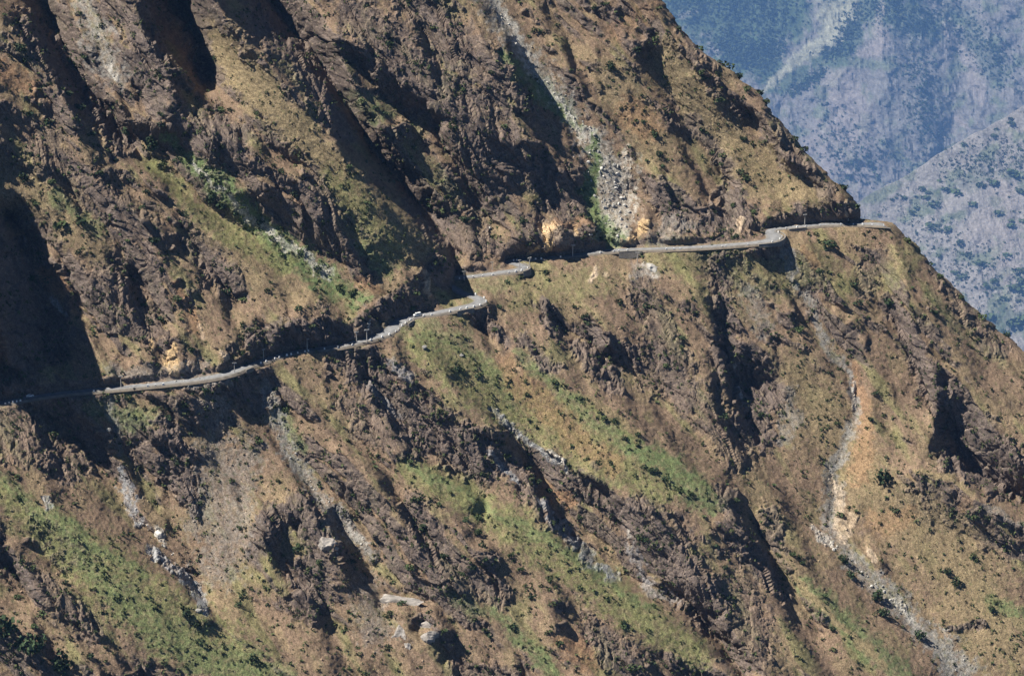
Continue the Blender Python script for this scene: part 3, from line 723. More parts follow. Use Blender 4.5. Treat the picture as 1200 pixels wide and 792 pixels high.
g_far = far_sheet('far_mountain', 'hazy blue forested mountain across the valley', (1000, 150), 26000.0, 40, -8,
    [[(820,-200,-60),(860,-40,-40),(800,60,-60)], [(1000,-60,20),(985,0,10),(960,50,0),(925,80,-15),(880,108,-40)], [(900,-40,-40),(930,20,-50),(900,60,-50)],
     [(1090,-120,150),(1045,15,150),(1050,60,140),(1040,100,130),(1010,150,110),(985,230,70),(970,330,40)], [(960,110,10),(930,150,0),(925,200,-10),(960,260,20)],
     [(1060,110,100),(1085,150,60),(1100,185,20)], [(1130,-120,-170),(1122,20,-190),(1125,90,-190),(1118,150,-170),(1095,190,-120),(1060,230,-80)],
     [(1180,-100,20),(1165,30,0),(1190,100,-20),(1240,150,-20)], [(1200,40,-60),(1150,130,-120),(1120,165,-150)], [(1030,60,120),(1020,130,80),(1035,190,40)]],
    [('forest', [(800,0,50),(860,20,50),(920,20,34)], .9), ('forest', [(870,60,30),(900,80,24)], .9), ('forest', [(1000,30,20),(985,65,14),(960,75,14)], .85), ('forest', [(900,100,14),(940,85,12)], .8),
     ('forest', [(1010,5,20),(1060,20,30),(1085,40,20)], .7), ('cliff_shade', [(1070,60,24),(1080,110,30),(1090,160,22)], .85), ('cliff_shade', [(1040,100,14),(1050,160,16)], .5),  # dark strokes paint the shade of the cliff's right side into the ground colour
     ('forest', [(1120,20,20),(1150,60,20),(1170,90,18)], .45), ('bare', [(985,100,26),(1000,140,30),(960,180,30),(1000,215,24)], .55), ('bare', [(1035,10,8),(1030,50,10),(1015,60,8)], .7),
     ('bare', [(1110,30,10),(1130,60,10),(1150,110,12)], .55), ('bare', [(800,20,5),(815,10,5)], .5), ('meadow', [(968,-20,18),(975,10,16),(980,40,10),(994,20,14)], .9),
     ('meadow', [(992,-10,22),(974,40,12),(948,62,9),(926,82,7),(904,97,5),(884,110,3)], 1.0), ('bare', [(1118,135,3),(1135,152,3)], .7), ('forest', [(945,8,7)]*2, .8)],
    (400, 1420), (-400, 640), 2.0, -20.0, (0.15, 0.14, 0.13), noise=0.75, seed=61.0, relief_k=0.75)
g_mid = far_sheet('far_slope', 'dry grey slope dotted with bushes behind the road spur', (1110, 270), 19000.0, 36, -22,
    [[(990,250,0),(1060,212,10),(1100,185,20),(1160,150,30),(1230,110,40),(1400,20,50)], [(1060,260,-20),(1080,320,-20),(1110,380,-30)], [(1120,200,30),(1150,270,30),(1200,340,20)],
     [(1180,180,0),(1230,260,-10)], [(1100,240,20),(1140,330,20)]],
    [('forest', [(1165,390,16),(1180,370,12),(1200,380,16)], .6), ('forest', [(1150,205,12),(1120,225,10)], .3), ('forest', [(1100,225,8),(1090,240,8)], .5), ('bare', [(1150,270,20),(1180,230,20),(1180,310,20)], .4), ('meadow', [(1185,350,10),(1200,345,8)], .35)],
    (900, 1400), (-30, 560), 1.5, 0.0, (0.195, 0.18, 0.165), top=[(900,305),(990,245),(1007,236),(1030,221),(1060,207),(1100,180),(1130,163),(1160,147),(1200,123),(1460,-20)], noise=0.5, seed=81.0, relief_k=1.2)

# the hidden valley floor, far below, so that the land closes
def sheet(name, z, mat):
    v = [(-9000, -2500, z), (20000, -2500, z), (20000, 35500, z), (-9000, 35500, z)]
    return tag(link(name, mesh_np(name, v, [(0, 1, 2, 3)], mat)), kind='structure')
sheet('valley_ground', -9800.0, mat_noisy('valley_soil', (0.15, 0.13, 0.09), 1.0, 0.004, 0.4))

# ------------------------------------------------------------------ the road
def road_mesh():
    n = len(RP); V = []; C = []; offs = (-0.5, -0.3, 0.0, 0.3, 0.5)
    tar = np.array([0.190, 0.190, 0.192]); verge = np.array([0.19, 0.17, 0.145]); bank = np.array([0.15, 0.12, 0.09])
    i_ = np.arange(n)
    wl = 1 + 0.12 * fbm2(i_ / 7.0, i_ * 0 + 1.5, 3, 71); wr = 1 + 0.12 * fbm2(i_ / 7.0, i_ * 0 + 5.5, 3, 72)
    for i in range(n):
        for k in offs:
            kk = k * (wl[i] if k < 0 else wr[i])
            dip = 2.2 * max(0.0, (i - (n - 16)) / 15.0) ** 1.5
            V.append(RP[i] + RSIDE[i] * RWID[i] * kk + np.array([0, 0, 0.14 - 0.12 * abs(k) - dip])); C.append(verge if abs(k) == 0.5 else tar * (1.12 if k == 0 else 0.95))
        V.append(RP[i] + RSIDE[i] * (RWID[i] * 0.5 * wr[i] + 1.5) - np.array([0, 0, 1.1])); C.append(bank)
        V.append(RP[i] - RSIDE[i] * (RWID[i] * 0.5 * wl[i] + 0.5) - np.array([0, 0, 1.2])); C.append(bank)
    F = []
    for i in range(n - 1):
        a, b = i * 7, i * 7 + 7
        for j in range(5): F.append((a + j, a + j + 1, b + j + 1, b + j))
        F.append((a + 6, a, b, b + 6))
    return mesh_np('road', V, F, M_road, np.array(C), smooth=False)
tag(link('road', road_mesh()), 'narrow grey mountain road cut across the slope', kind='structure')
RX, RY = project(RP)
def on_road(x, y):
    return int(np.argmin((RX - x) ** 2 + 4 * (RY - y) ** 2))
def yaw_of(i): return math.atan2(tan[i][1], tan[i][0])

# ------------------------------------------------------------------ mesh snippets
class MB:
    def __init__(s): s.v = []; s.f = []
    def add(s, V, F):
        o = len(s.v); s.v += [tuple(map(float, q)) for q in V]; s.f += [tuple(o + k for k in f) for f in F]; return s
    def box(s, c, d, taper=1.0, bev=0.0):
        x, y, z = d[0] / 2, d[1] / 2, d[2] / 2
        if bev:
            V = []
            for zz, k in ((-z, 1), (z - bev, taper), (z, taper)):
                e = bev if zz == z else 0
                for sx, sy in ((-1, -1), (1, -1), (1, 1), (-1, 1)): V.append((c[0] + sx * (x * k - e), c[1] + sy * (y * k - e), c[2] + zz))
            F = [(3, 2, 1, 0)] + [(a + i, a + (i + 1) % 4, a + 4 + (i + 1) % 4, a + 4 + i) for a in (0, 4) for i in range(4)] + [(8, 9, 10, 11)]
            return s.add(V, F)
        V = [(c[0] + sx * x * (taper if sz > 0 else 1), c[1] + sy * y * (taper if sz > 0 else 1), c[2] + sz * z) for sz in (-1, 1) for sx, sy in ((-1, -1), (1, -1), (1, 1), (-1, 1))]
        return s.add(V, [(3, 2, 1, 0), (4, 5, 6, 7)] + [(i, (i + 1) % 4, 4 + (i + 1) % 4, 4 + i) for i in range(4)])
    def tube(s, a, b, r0, r1, n=8):
        a, b = Vector(a), Vector(b); d = (b - a).normalized()
        u = d.orthogonal().normalized(); w = d.cross(u)
        V = []
        for p, r in ((a, r0), (b, r1)):
            for i in range(n):
                t = 2 * math.pi * i / n; V.append(p + u * math.cos(t) * r + w * math.sin(t) * r)
        return s.add(V, [(i, (i + 1) % n, n + (i + 1) % n, n + i) for i in range(n)] + [tuple(range(n))[::-1], tuple(range(n, 2 * n))])
    def mesh(s, name, mat, smooth=False):
        me = bpy.data.meshes.new(name); me.from_pydata(s.v, [], s.f); me.update()
        me.materials.append(mat)
        if smooth: me.polygons.foreach_set('use_smooth', [True] * len(me.polygons))
        return me

def rock_mesh(name, mat, seed, sub=2, rough=0.35, squash=(1, 1, 1), cuts=9):
    """an angular stone: a sphere planed off by random cuts"""
    import bmesh
    r = np.random.default_rng(seed)
    bm = bmesh.new(); bmesh.ops.create_icosphere(bm, subdivisions=sub, radius=1.0)
    V = np.array([v.co[:] for v in bm.verts])
    for _ in range(cuts):
        d = r.normal(size=3); d /= np.linalg.norm(d); h = r.uniform(0.45, 0.85)
        e = V @ d - h; V = V - np.clip(e, 0, None)[:, None] * d
    V += rough * 0.25 * np.stack([noise3(V[:, 0] * 1.7 + 3 * seed, V[:, 1] * 1.7 + k * 9, V[:, 2] * 1.7) for k in range(3)], 1)
    if sub > 2:
        V *= (1 + 0.10 * ridged2(V[:, 0] * 3 + seed, V[:, 2] * 3, 3, seed * .1)[:, None] + 0.05 * (cells(V[:, 0] * 5 + V[:, 1] * 3, V[:, 2] * 5, seed * .2)[0][:, None] - .5))
    V *= np.array(squash)
    for v, q in zip(bm.verts, V): v.co = q
    me = bpy.data.meshes.new(name); bm.to_mesh(me); bm.free(); me.materials.append(mat)
    return me

def leaf_quads(n, r, size, flat=0.8, inner=0.35):
    """n leaf-clump quads through an ellipsoidal, lumpy crown of radius r"""
    d = r_leaf.normal(size=(n, 3)); d /= np.linalg.norm(d, axis=1)[:, None]
    lump = 1 + 0.35 * np.sin(3.1 * d[:, 0] + 5 * r_leaf.random()) * np.cos(2.7 * d[:, 1] + 4 * r_leaf.random())
    p = d * (r * lump * r_leaf.uniform(inner, 1.0, n) ** 0.6)[:, None]; p[:, 2] *= flat
    nr = d + 0.9 * r_leaf.normal(size=(n, 3)); nr /= np.linalg.norm(nr, axis=1)[:, None]
    u = np.cross(nr, r_leaf.normal(size=(n, 3))); u /= np.linalg.norm(u, axis=1)[:, None]; w = np.cross(nr, u)
    s = size * r_leaf.uniform(0.6, 1.3, (n, 1))
    V = np.stack([p - u * s - w * s * 0.6, p + u * s * 0.7 - w * s, p + u * s + w * s * 0.7, p - u * s * 0.6 + w * s], 1)
    return V
r_leaf = np.random.default_rng(11)
QF = lambda n: np.arange(4 * n).reshape(n, 4)

# ------------------------------------------------------------------ retaining walls under the road edge
wall_labels = ['low dark masonry wall under the outer road edge beside the rocky left stretch', 'short retaining wall under the road bulge below the white van',
               'retaining wall under the road at the sharp bend round the crag', 'shaded retaining wall where the road turns into the small recess',
               'tall grey retaining wall carrying the road across the white stone gully', 'thin retaining wall under the road yard on the right spur',
               'low wall under the upper road just left of the last spur']
for (x0, x1, hgt), lab in zip(WALLS, wall_labels):
    ids = [i for i in range(len(RP)) if x0 <= RX[i] <= x1 and not (14 * 21 < i < 14 * 27)]
    runs = np.split(np.array(ids), np.where(np.diff(ids) > 1)[0] + 1)
    ids = max(runs, key=len)
    mw = MB(); mc = MB()
    ring = []
    for q, i in enumerate(ids):
        o, s_ = RP[i] + RSIDE[i] * RWID[i] * 0.66, RSIDE[i]
        e = hgt * (0.75 + 0.25 * math.sin(math.pi * (q + 0.5) / len(ids))) + 0.25 * math.sin(q * 1.7)
        ring.append([o + s_ * 0.35, o - s_ * 0.5, o - s_ * 0.5 - np.array([0, 0, e]), o + s_ * (0.35 + 0.22 * e) - np.array([0, 0, e])])
    for a, b in zip(ring[:-1], ring[1:]):
        mw.add([*a, *b], [(0, 4, 5, 1), (3, 7, 4, 0), (2, 6, 7, 3), (1, 5, 6, 2)])
    mw.add(ring[0], [(0, 1, 2, 3)]); mw.add(ring[-1], [(3, 2, 1, 0)])
    root = empty('retaining_wall', ring[len(ring) // 2][2]); tag(root, lab, 'wall', 'retaining walls under the road')
    inv = np.array(root.location)
    mw.v = [tuple(np.array(v) - inv) for v in mw.v]
    link('wall_face', mw.mesh('wall_face', M_wall), root)
    for a, b in zip(ring[:-1:3], ring[3::3]):
        up = np.array([0, 0, 0.22]); c0 = [a[0] + (a[0] - a[1]) * 0.1, a[1] - (a[0] - a[1]) * 0.1]; c1 = [b[0] + (b[0] - b[1]) * 0.1, b[1] - (b[0] - b[1]) * 0.1]
        k = MB().add([q - inv + d for d in (np.array([0, 0, .004]), up) for q in (c0[0], c0[1], c1[1], c1[0])], [(3, 2, 1, 0), (4, 5, 6, 7)] + [(i, (i + 1) % 4, 4 + (i + 1) % 4, 4 + i) for i in range(4)])
        link('coping_slab', k.mesh('coping_slab', M_wall), root)

# ------------------------------------------------------------------ guard stones
stone_me = []
for q in range(4):
    m_ = MB().box((0, 0, 0.45), (1.15 - 0.1 * q, 0.55 + 0.05 * q, 1.0 + 0.08 * (q % 3)), taper=0.82, bev=0.08)
    stone_me.append(m_.mesh('guard_stone', M_white))
STONES = [(8,475),(12,474.5),(16,474),(20,473.5),(24,473),(110,457),(173,451),(183,449.5),(190,449),(305,426),(311,424),(321,421),(326,419),(335,417),(341,416),(348,414.5),(357,412),(361,411),(380,408),(396,406),(412,403),
 (433,400),(447,396),(457,394),(464,390),(467,387),(469,383),(469,378),(477,374),(494,369.5),(504,368),(526,364.5),(538,362.5),(546,361),(553,359),(559,357),(566,354),(563,350),(553,347),
 (539,326.5),(545,325.7),(555,324.5),(565,323),(576,321.5),(595,318.5),(603,317.8),(609,316.6),(616,314.5),(597,305.5),(600,305),(605,304.2),(622,303),(628,302.5),(634,302),
 (655,300.5),(702,296),(720,295),(724,294),(736,293),(780,292),(789,291.6),(796,291.4),(822,289.6),(846,288.3),(849,288),(875,286),(903,284),(910,281),(911,277),(905,273.5),(920,267.3),(932,266),(944,265),(960,264),(985,263),(1000,262.5),(1012,263),(1023,263.2),(1036,264)]
def stone_label(x):
    if x < 100: return 'small white guard stone on the shaded road edge at the far end of the shadow'
    if x < 200: return 'white guard stone on the road edge below the orange cliff'
    if x < 456: return 'white guard stone lining the outer road edge below the big dark road cut'
    if x < 520: return 'white guard stone on the outer edge of the road bulge near the van'
    if x < 568: return 'white guard stone along the sharp road bend round the crag'
    if x < 640: return 'white guard stone by the road at the small shaded recess'
    if x < 900: return 'white guard stone on the road edge near the white stone gully'
    return 'white guard stone along the highest stretch of road near the last spur'
for q, (x, y) in enumerate(STONES):
    i = on_road(x, y)
    if 528 < x < 560 and y < 330: i = int(np.argmin((RX[14 * 25:] - x) ** 2 + 9 * (RY[14 * 25:] - y) ** 2)) + 14 * 25
    s_ = link('guard_stone', stone_me[q % 4])
    s_.location = RP[i] + RSIDE[i] * RWID[i] * 0.47 + np.array([0, 0, 0.1])
    s_.rotation_euler = (0, 0, yaw_of(i) + random.uniform(-.15, .15))
    k = random.uniform(0.8, 1.15); s_.scale = (k, k, k)
    tag(s_, stone_label(x), 'guard stone', 'white guard stones along the road edge')

# ------------------------------------------------------------------ utility poles
def make_pole():
    root = empty('utility_pole', (0, 0, 0))
    link('pole', MB().tube((0, 0, -1.0), (0, 0, 7.4), 0.30, 0.20, 9).mesh('pole', M_wood), root)
    link('crossarm', MB().box((0, 0, 6.9), (0.28, 2.7, 0.3)).mesh('crossarm', M_wood), root)
    link('brace', MB().tube((0.12, -0.8, 6.85), (0.12, 0, 6.1), 0.04, 0.04, 5).tube((0.12, 0.8, 6.85), (0.12, 0, 6.1), 0.04, 0.04, 5).mesh('brace', M_iron), root)
    ins = MB().tube((0, 0, 0), (0, 0, 0.2), 0.05, 0.05, 6).tube((0, 0, 0.2), (0, 0, 0.34), 0.14, 0.1, 8).tube((0, 0, 0.34), (0, 0, 0.46), 0.12, 0.05, 8).mesh('insulator', M_porc)
    for yy in (-1.1, -0.55, 0.55, 1.1):
        link('insulator', ins, root).location = (0, yy, 7.02)
    return root
def copy_tree(o, parent=None):
    c_ = o.copy(); col.objects.link(c_); c_.parent = parent
    for ch in o.children: copy_tree(ch, c_)
    return c_
POLES = [(142,454,0.95,'utility pole before the deep shade at the left end of the sunlit road'),
 (275,437.5,0.9,'utility pole standing where the road begins to swing up beside pale rocks'),
 (309,421,0.85,'short utility pole at the left foot of the big dark road cut'),
 (360,410.5,1.0,'utility pole in the middle of the road below the big dark cut'),
 (418,402.5,1.0,'utility pole against the dark cliff, left of a close pair of poles'),
 (430,402,1.15,'taller utility pole nearest the wide road yard left of the van'),
 (544,329.5,0.9,'utility pole by the upper road just beyond the shaded crag'),
 (577,316,0.7,'utility pole in the shade of the cliff foot above the upper road'),
 (609,315,0.8,'utility pole at the mouth of the small shaded recess'),
 (621,315.5,1.1,'utility pole on the outer corner right of the shaded recess'),
 (671,301,1.1,'utility pole on the road edge below the cream coloured rock faces'),
 (747,308,0.95,'utility pole standing before the grey wall in the white stone gully'),
 (943,264,1.0,'utility pole beside the highest stretch of road at a dark cliff foot'),
 (994,259,1.1,'rightmost utility pole, close to the end of the last spur')]
pole0 = make_pole()
for q, (x, y, k, lab) in enumerate(POLES):
    o = pole0 if q == 0 else copy_tree(pole0)
    o.location = ground(x, y); o.scale = (k, k, k)
    i = on_road(x, y); o.rotation_euler = (random.uniform(-.02, .02), random.uniform(-.02, .02), yaw_of(i) * 0.3 + math.pi / 2 + random.uniform(-.3, .3))
    tag(o, lab, 'utility pole', 'utility poles along the road')

# ------------------------------------------------------------------ vehicles
def wheel(parent, x, y, r, w):
    t_ = MB(); n = 16
    t_.tube((0, -w / 2, 0), (0, w / 2, 0), r, r, n)
    o = link('wheel', t_.mesh('wheel', M_tyre), parent); o.location = (x, y, r)
    link('rim', MB().tube((0, -w / 2 - .012, 0), (0, w / 2 + .012, 0), r * 0.58, r * 0.58, 12).mesh('rim', M_rim), o)
def profile(pts, half, inset=None):
    """side outline (x, z) given width; upper points can be drawn in"""
    n = len(pts); m_ = MB()
    V = [(x, sgn * (half - (inset[i] if inset else 0)), z) for sgn in (-1, 1) for i, (x, z) in enumerate(pts)]
    return m_.add(V, [tuple(range(n)), tuple(range(2 * n - 1, n - 1, -1))] + [(i, n + i, n + (i + 1) % n, (i + 1) % n) for i in range(n)])
def make_vehicle(name, label, cat, van, x, y, side, flip):
    i = on_road(x, y)
    root = empty(name, RP[i] + RSIDE[i] * side + np.array([0, 0, 0.17]), yaw_of(i) + (math.pi if flip else 0))
    tag(root, label, cat)
    if van:
        body = [(-2.3, .35), (2.25, .35), (2.35, .8), (2.2, 1.15), (1.55, 1.25), (1.05, 2.05), (.8, 2.15), (-2.15, 2.15), (-2.3, 1.95)]
        ins = [.05, .05, .02, 0, 0, .14, .18, .18, .14]
        link('body', profile(body, .88, ins).mesh('body', M_carpaint), root)
        wn_ = MB()
        for s_ in (-1, 1):
            for a, b in ((-2.1, -1.1), (-1.0, 0.0), (0.1, 0.95)): wn_.add([(a, s_ * .865, 1.3), (b, s_ * .865, 1.3), (b - .05, s_ * .775, 1.9), (a + .05, s_ * .775, 1.9)], [(0, 1, 2, 3)])
        link('side_windows', wn_.mesh('side_windows', M_glass), root)
        link('windscreen', MB().add([(1.53, -.76, 1.33), (1.53, .76, 1.33), (1.13, .68, 1.98), (1.13, -.68, 1.98)], [(0, 1, 2, 3)]).mesh('windscreen', M_glass), root)
        link('rear_window', MB().add([(-2.312, -.7, 1.3), (-2.312, .7, 1.3), (-2.312, .66, 1.85), (-2.312, -.66, 1.85)], [(0, 1, 2, 3)]).mesh('rear_window', M_glass), root)
        L_, wr = 2.3, .34
    else:
        body = [(-2.1, .3), (2.1, .3), (2.15, .55), (2.05, .78), (.95, .9), (-1.15, .92), (-2.05, .9), (-2.15, .6)]
        link('body', profile(body, .84, [.03, .03, .02, 0, 0, 0, .02, .02]).mesh('body', M_carpaint), root)
        link('cabin', profile([(-1.45, .9), (.95, .9), (.3, 1.4), (-.95, 1.42)], .8, [0, 0, .14, .14]).mesh('cabin', M_carpaint), root)
        wn_ = MB()
        for s_ in (-1, 1):
            for a, b, c_, d_ in ((-1.2, -.32, -.36, -.88), (-.24, .72, .24, -.22)): wn_.add([(a, s_ * .79, .97), (b, s_ * .79, .97), (c_, s_ * .687, 1.34), (d_, s_ * .687, 1.34)], [(0, 1, 2, 3)])
        link('side_windows', wn_.mesh('side_windows', M_glass), root)
        link('windscreen', MB().add([(.915, -.7, .95), (.915, .7, .95), (.36, .6, 1.37), (.36, -.6, 1.37)], [(0, 1, 2, 3)]).mesh('windscreen', M_glass), root)
        L_, wr = 2.1, .31
    for sx in (-1.35, 1.4):
        for sy in (-.75, .75): wheel(root, sx, sy, wr, .2)
    for sy in (-.6, .6):
        link('headlight', MB().box((L_ + .04, sy, .68), (.06, .26, .16)).mesh('headlight', M_lamp), root)
    link('front_bumper', MB().box((L_ + .05, 0, .42), (.12, 1.6, .2)).mesh('front_bumper', M_iron), root)
    link('rear_bumper', MB().box((-L_ - .05, 0, .42), (.12, 1.6, .2)).mesh('rear_bumper', M_iron), root)
make_vehicle('van', 'white van driving on the sunlit road beside the wide road yard', 'van', True, 487, 369.6, 1.3, True)
make_vehicle('car', 'small white car on the road in the deep shadow at far left', 'car', False, 37, 465.5, -0.6, False)

# ------------------------------------------------------------------ rock slabs and boulders
SLABS = [ # x, y, width px, height px, tilt, material, label
 (470,704,56,24,-.12,M_greyslab,'long pale grey rock slab jutting out above a dark hollow, low on the slope'),
 (468,742,22,20,.3,M_greyslab,'rounded pale boulder under the jutting slab, left one of the pile'),
 (497,732,34,20,-.3,M_greyslab,'broad tilted grey boulder below the right end of the jutting slab'),
 (505,748,30,22,.2,M_greyslab,'brown boulder leaning at the right foot of the pile under the slab'),
 (476,757,18,12,.1,M_greyslab,'whitish rock at the bottom of the pile under the jutting slab'),
 (385,640,36,26,-.5,M_greyslab,'dark rock ledge at the top of the lower left crag'),
 (765,313,22,13,.2,M_boul,'white weathered rock knob below the road at the gully wall'),
 (186,625,13,12,.1,M_boul,'bright white boulder in the shaded lower left gully')]
def set_on(o, x, y, rx_, ry_, rz_, tilt, lift=0.0, depth=0.6):
    p = ground(x, y); n = ground_n(x, y); t_ = float((p - EYE) @ FW) / FOC
    wx, hz = rx_ * t_ / 2, ry_ * t_ / 2
    o.location = p + np.array([0, 0, 0]) + n * lift
    o.scale = (wx, min(wx, hz) * depth + 0.3, hz)
    o.rotation_euler = (-0.35, tilt, R_(-14) + rz_)
for q, (x, y, w_, h_, tl, mt, lab) in enumerate(SLABS):
    nm = 'boulder' if 'boulder' in lab else 'rock_slab'
    o = link(nm, rock_mesh(nm, mt, 300 + q, 4, 0.5, cuts=16))
    set_on(o, x, y, w_ * 1.1, h_ * 1.1, 0.0 if mt is M_greyslab else -0.55, tl, -1.2, 0.8)
    tag(o, lab, 'boulder' if nm == 'boulder' else 'rock slab')

BM = [rock_mesh('boulder', M_boul, 500 + k, 2, 0.4, cuts=8) for k in range(7)]
def scatter_boulders(pts, n, smin, smax, label, group):
    P_ = dense(pts, 1.0); pr = P_[:, 2] / P_[:, 2].sum()
    for _ in range(n):
        a_ = P_[rng.choice(len(P_), p=pr)]
        x, y = a_[0] + rng.normal() * a_[2] * 0.6, a_[1] + rng.normal() * a_[2] * 0.6
        s_ = smin + (smax - smin) * rng.random() ** 3
        o = link('boulder', BM[rng.integers(7)])
        t_ = float((ground(x, y) - EYE) @ FW) / FOC
        r_ = s_ * t_ / 2
        o.location = ground(x, y) + np.array([0, 0, r_ * 0.15])
        o.scale = (r_ * rng.uniform(.8, 1.3), r_ * rng.uniform(.8, 1.2), r_ * rng.uniform(.6, .95))
        o.rotation_euler = rng.uniform(0, 6.28, 3)
        tag(o, label, 'boulder', group)
scatter_boulders([(690,160,10),(712,195,16),(722,235,20),(718,268,14)], 95, 2, 6, 'white boulder in the stony wash of the gully above the upper road', 'white boulders in the stony wash')
scatter_boulders([(590,15,6),(608,60,6),(635,95,7),(660,125,8),(690,153,6)], 26, 2, 6, 'pale boulder in the narrow upper part of the white stone gully', 'pale boulders in the upper gully')
scatter_boulders([(196,448,4),(225,447,5),(240,447,3)], 12, 2.5, 5, 'pale rubble boulder heaped on the road edge below the orange cliff', 'boulders heaped on the left road edge')
scatter_boulders([(960,620,6),(975,640,5),(1045,702,4),(1066,724,5)], 24, 2.5, 6, 'white boulder in the grey scree gully low on the right', 'white boulders in the grey scree gully')
scatter_boulders([(325,495,4),(360,560,8),(400,612,9),(430,645,5)], 24, 2, 4.5, 'grey boulder lying in the pale scree chute below the road', 'boulders in the pale scree chute')
scatter_boulders([(150,590,5),(190,635,5),(235,700,4)], 16, 2, 5, 'pale boulder in the bed of the shaded lower left gully', 'boulders in the lower left gully')
for x, y, s_, lab in [(497,408,6,'lone white boulder on the grass slope below the road bulge'),(541,417,5,'small white boulder on grass right of the lone white boulder'),(127,504,7,'white boulder in the grass below the left shadow edge'),(233,715,6,'pale boulder at the foot of the lower left gully'),
                      (574,268,5,'white stone high on the shaded cliff above the upper road'),(432,380,5,'white stone on the cliff lip above the pair of poles'),(692,275,5,'white stone in shade at the left bank of the stony wash')]:
    o = link('boulder', BM[int(x) % 7]); r_ = s_ / 4
    o.location = ground(x, y) + np.array([0, 0, .2]); o.scale = (r_ * 1.2, r_, r_ * .8); o.rotation_euler = (0, 0, x)
    tag(o, lab, 'boulder')

# ------------------------------------------------------------------ shrubs
UPV = np.array([0, 0, 1.0])
def crown_mesh(name, n, size, mat, flat=0.8):
    V = leaf_quads(n, 1.0, size, flat).reshape(-1, 3)
    return mesh_np(name, V, QF(n), mat)
SH = [crown_mesh('shrub', 90, 0.20, m_, f_) for m_, f_ in ((M_leaf, .8), (M_leaf, .65), (M_leaf, .9), (M_leafd, .8), (M_leafd, .95), (M_leafd, .7))]
CR = [crown_mesh('crown', 170, 0.15, M_leafd, f_) for f_ in (.85, .75, .95)]
TRUNK = MB().tube((0, 0, -.9), (.05, 0, .1), .10, .06, 7).tube((.05, 0, .05), (.4, .1, .5), .05, .02, 5).tube((.05, 0, .1), (-.35, -.15, .55), .05, .02, 5).tube((.05, 0, .1), (.05, .3, .6), .045, .02, 5).mesh('trunk', M_bark)
TREES = [(1162,716,10,'lone dark round tree on the bare grassy slope at lower right'),(1110,673,11,'upper tree of a pair on the lower right slope'),(1121,686,12,'lower tree of a pair on the lower right slope'),
 (1027,703,16,'large dark tree beside the grey scree gully at lower right'),(1035,722,14,'dark tree just below the large one beside the scree gully'),(990,660,11,'first tree in the line along the left bank of the scree gully'),(997,677,12,'second tree in the line along the left bank of the scree gully'),
 (1078,748,14,'lowest dark tree on the left bank of the scree gully'),(1035,566,20,'dark bushy tree in the shaded notch beside the orange soil patch'),(218,723,12,'dark tree on the grassy ridge above a second one at lower left'),(231,735,10,'smaller dark tree beside the grassy ridge tree at lower left'),(297,776,13,'dark round tree near the bottom edge on the green ridge'),
 (6,742,30,'big dark bushy tree in the bottom left corner, topmost of the clump'),(34,768,32,'big dark bushy tree in the middle of the bottom left clump'),(72,786,26,'dark bushy tree at the right end of the bottom left clump'),
 (767,161,11,'dark round tree alone on the tan slope right of the stony gully'),(772,184,9,'small dark tree below the lone tree right of the stony gully'),(716,82,12,'dark tree with a long shadow on the upper slope right of the stony gully'),
 (247,238,16,'dark tree in the green strip, upper one of two above the left road'),(259,247,17,'dark tree in the green strip, lower one of two above the left road'),(177,176,18,'dark tree at the head of the green strip'),(150,158,18,'dark tree in the shaded gully above the green strip'),
 (25,62,13,'dark tree on the left edge slope near the top'),(30,74,11,'dark tree just below another on the left edge slope near the top'),(28,212,12,'flat dark bush tree on the smooth tan slope at left'),(545,262,12,'grey green tree on the shaded cliff columns above the upper road'),(612,262,9,'dark tree on the cliff left of the cream rock face')]
for q, (x, y, d_, lab) in enumerate(TREES):
    p = ground(x, y); r_ = d_ * float((p - EYE) @ FW) / FOC / 2
    root = empty('tree', p, random.uniform(0, 6)); tag(root, lab, 'tree')
    tr = link('trunk', TRUNK, root); tr.scale = (r_, r_, r_); tr.location = (0, 0, r_ * .7)
    cr = link('crown', CR[q % 3], root); cr.scale = (r_, r_, r_); cr.location = (0, 0, r_ * .75)

# where shrubs like to grow: green strips, gullies, crags
def shrub_pts(n, gy0=-40, gy1=830):
    x = rng.uniform(-60, 1290, n * 8); y = rng.uniform(gy0, gy1, n * 8)
    fx = np.interp(x, gx, np.arange(len(gx))); fy = np.interp(y, gy, np.arange(len(gy)))
    cc = bil(c, fx, fy); rk = bil(rock, fx, fy)
    greenness = np.clip((cc[:, 1] - cc[:, 0]) * 12 + 0.35, 0, 1)
    clump = sstep(-0.1, 0.4, fbm2(x / 40, y / 30, 3, 91))
    bare = (cc.sum(1) > 0.62)
    dens = (0.26 + 0.34 * greenness ** 2 + 0.34 * rk) * (0.15 + 0.85 * clump)
    ok = (x < sil_x(y) - 3) & (rng.random(n * 8) < dens) & ~bare
    i = np.where(ok)[0]
    d = np.min(np.hypot(x[i, None] - RX[None, ::9], y[i, None] - RY[None, ::9]), axis=1)
    i = i[d > 6.5][:n]
    return x[i], y[i]
EDGE = [(843,74),(853,80),(867,91),(890,110),(897,121),(931,164),(942,177),(988,221),(822,58),(875,105),(795,35),(1004,243),(1063,283),(1090,311),(1102,325),(1125,349),(1150,374),(1180,394)]
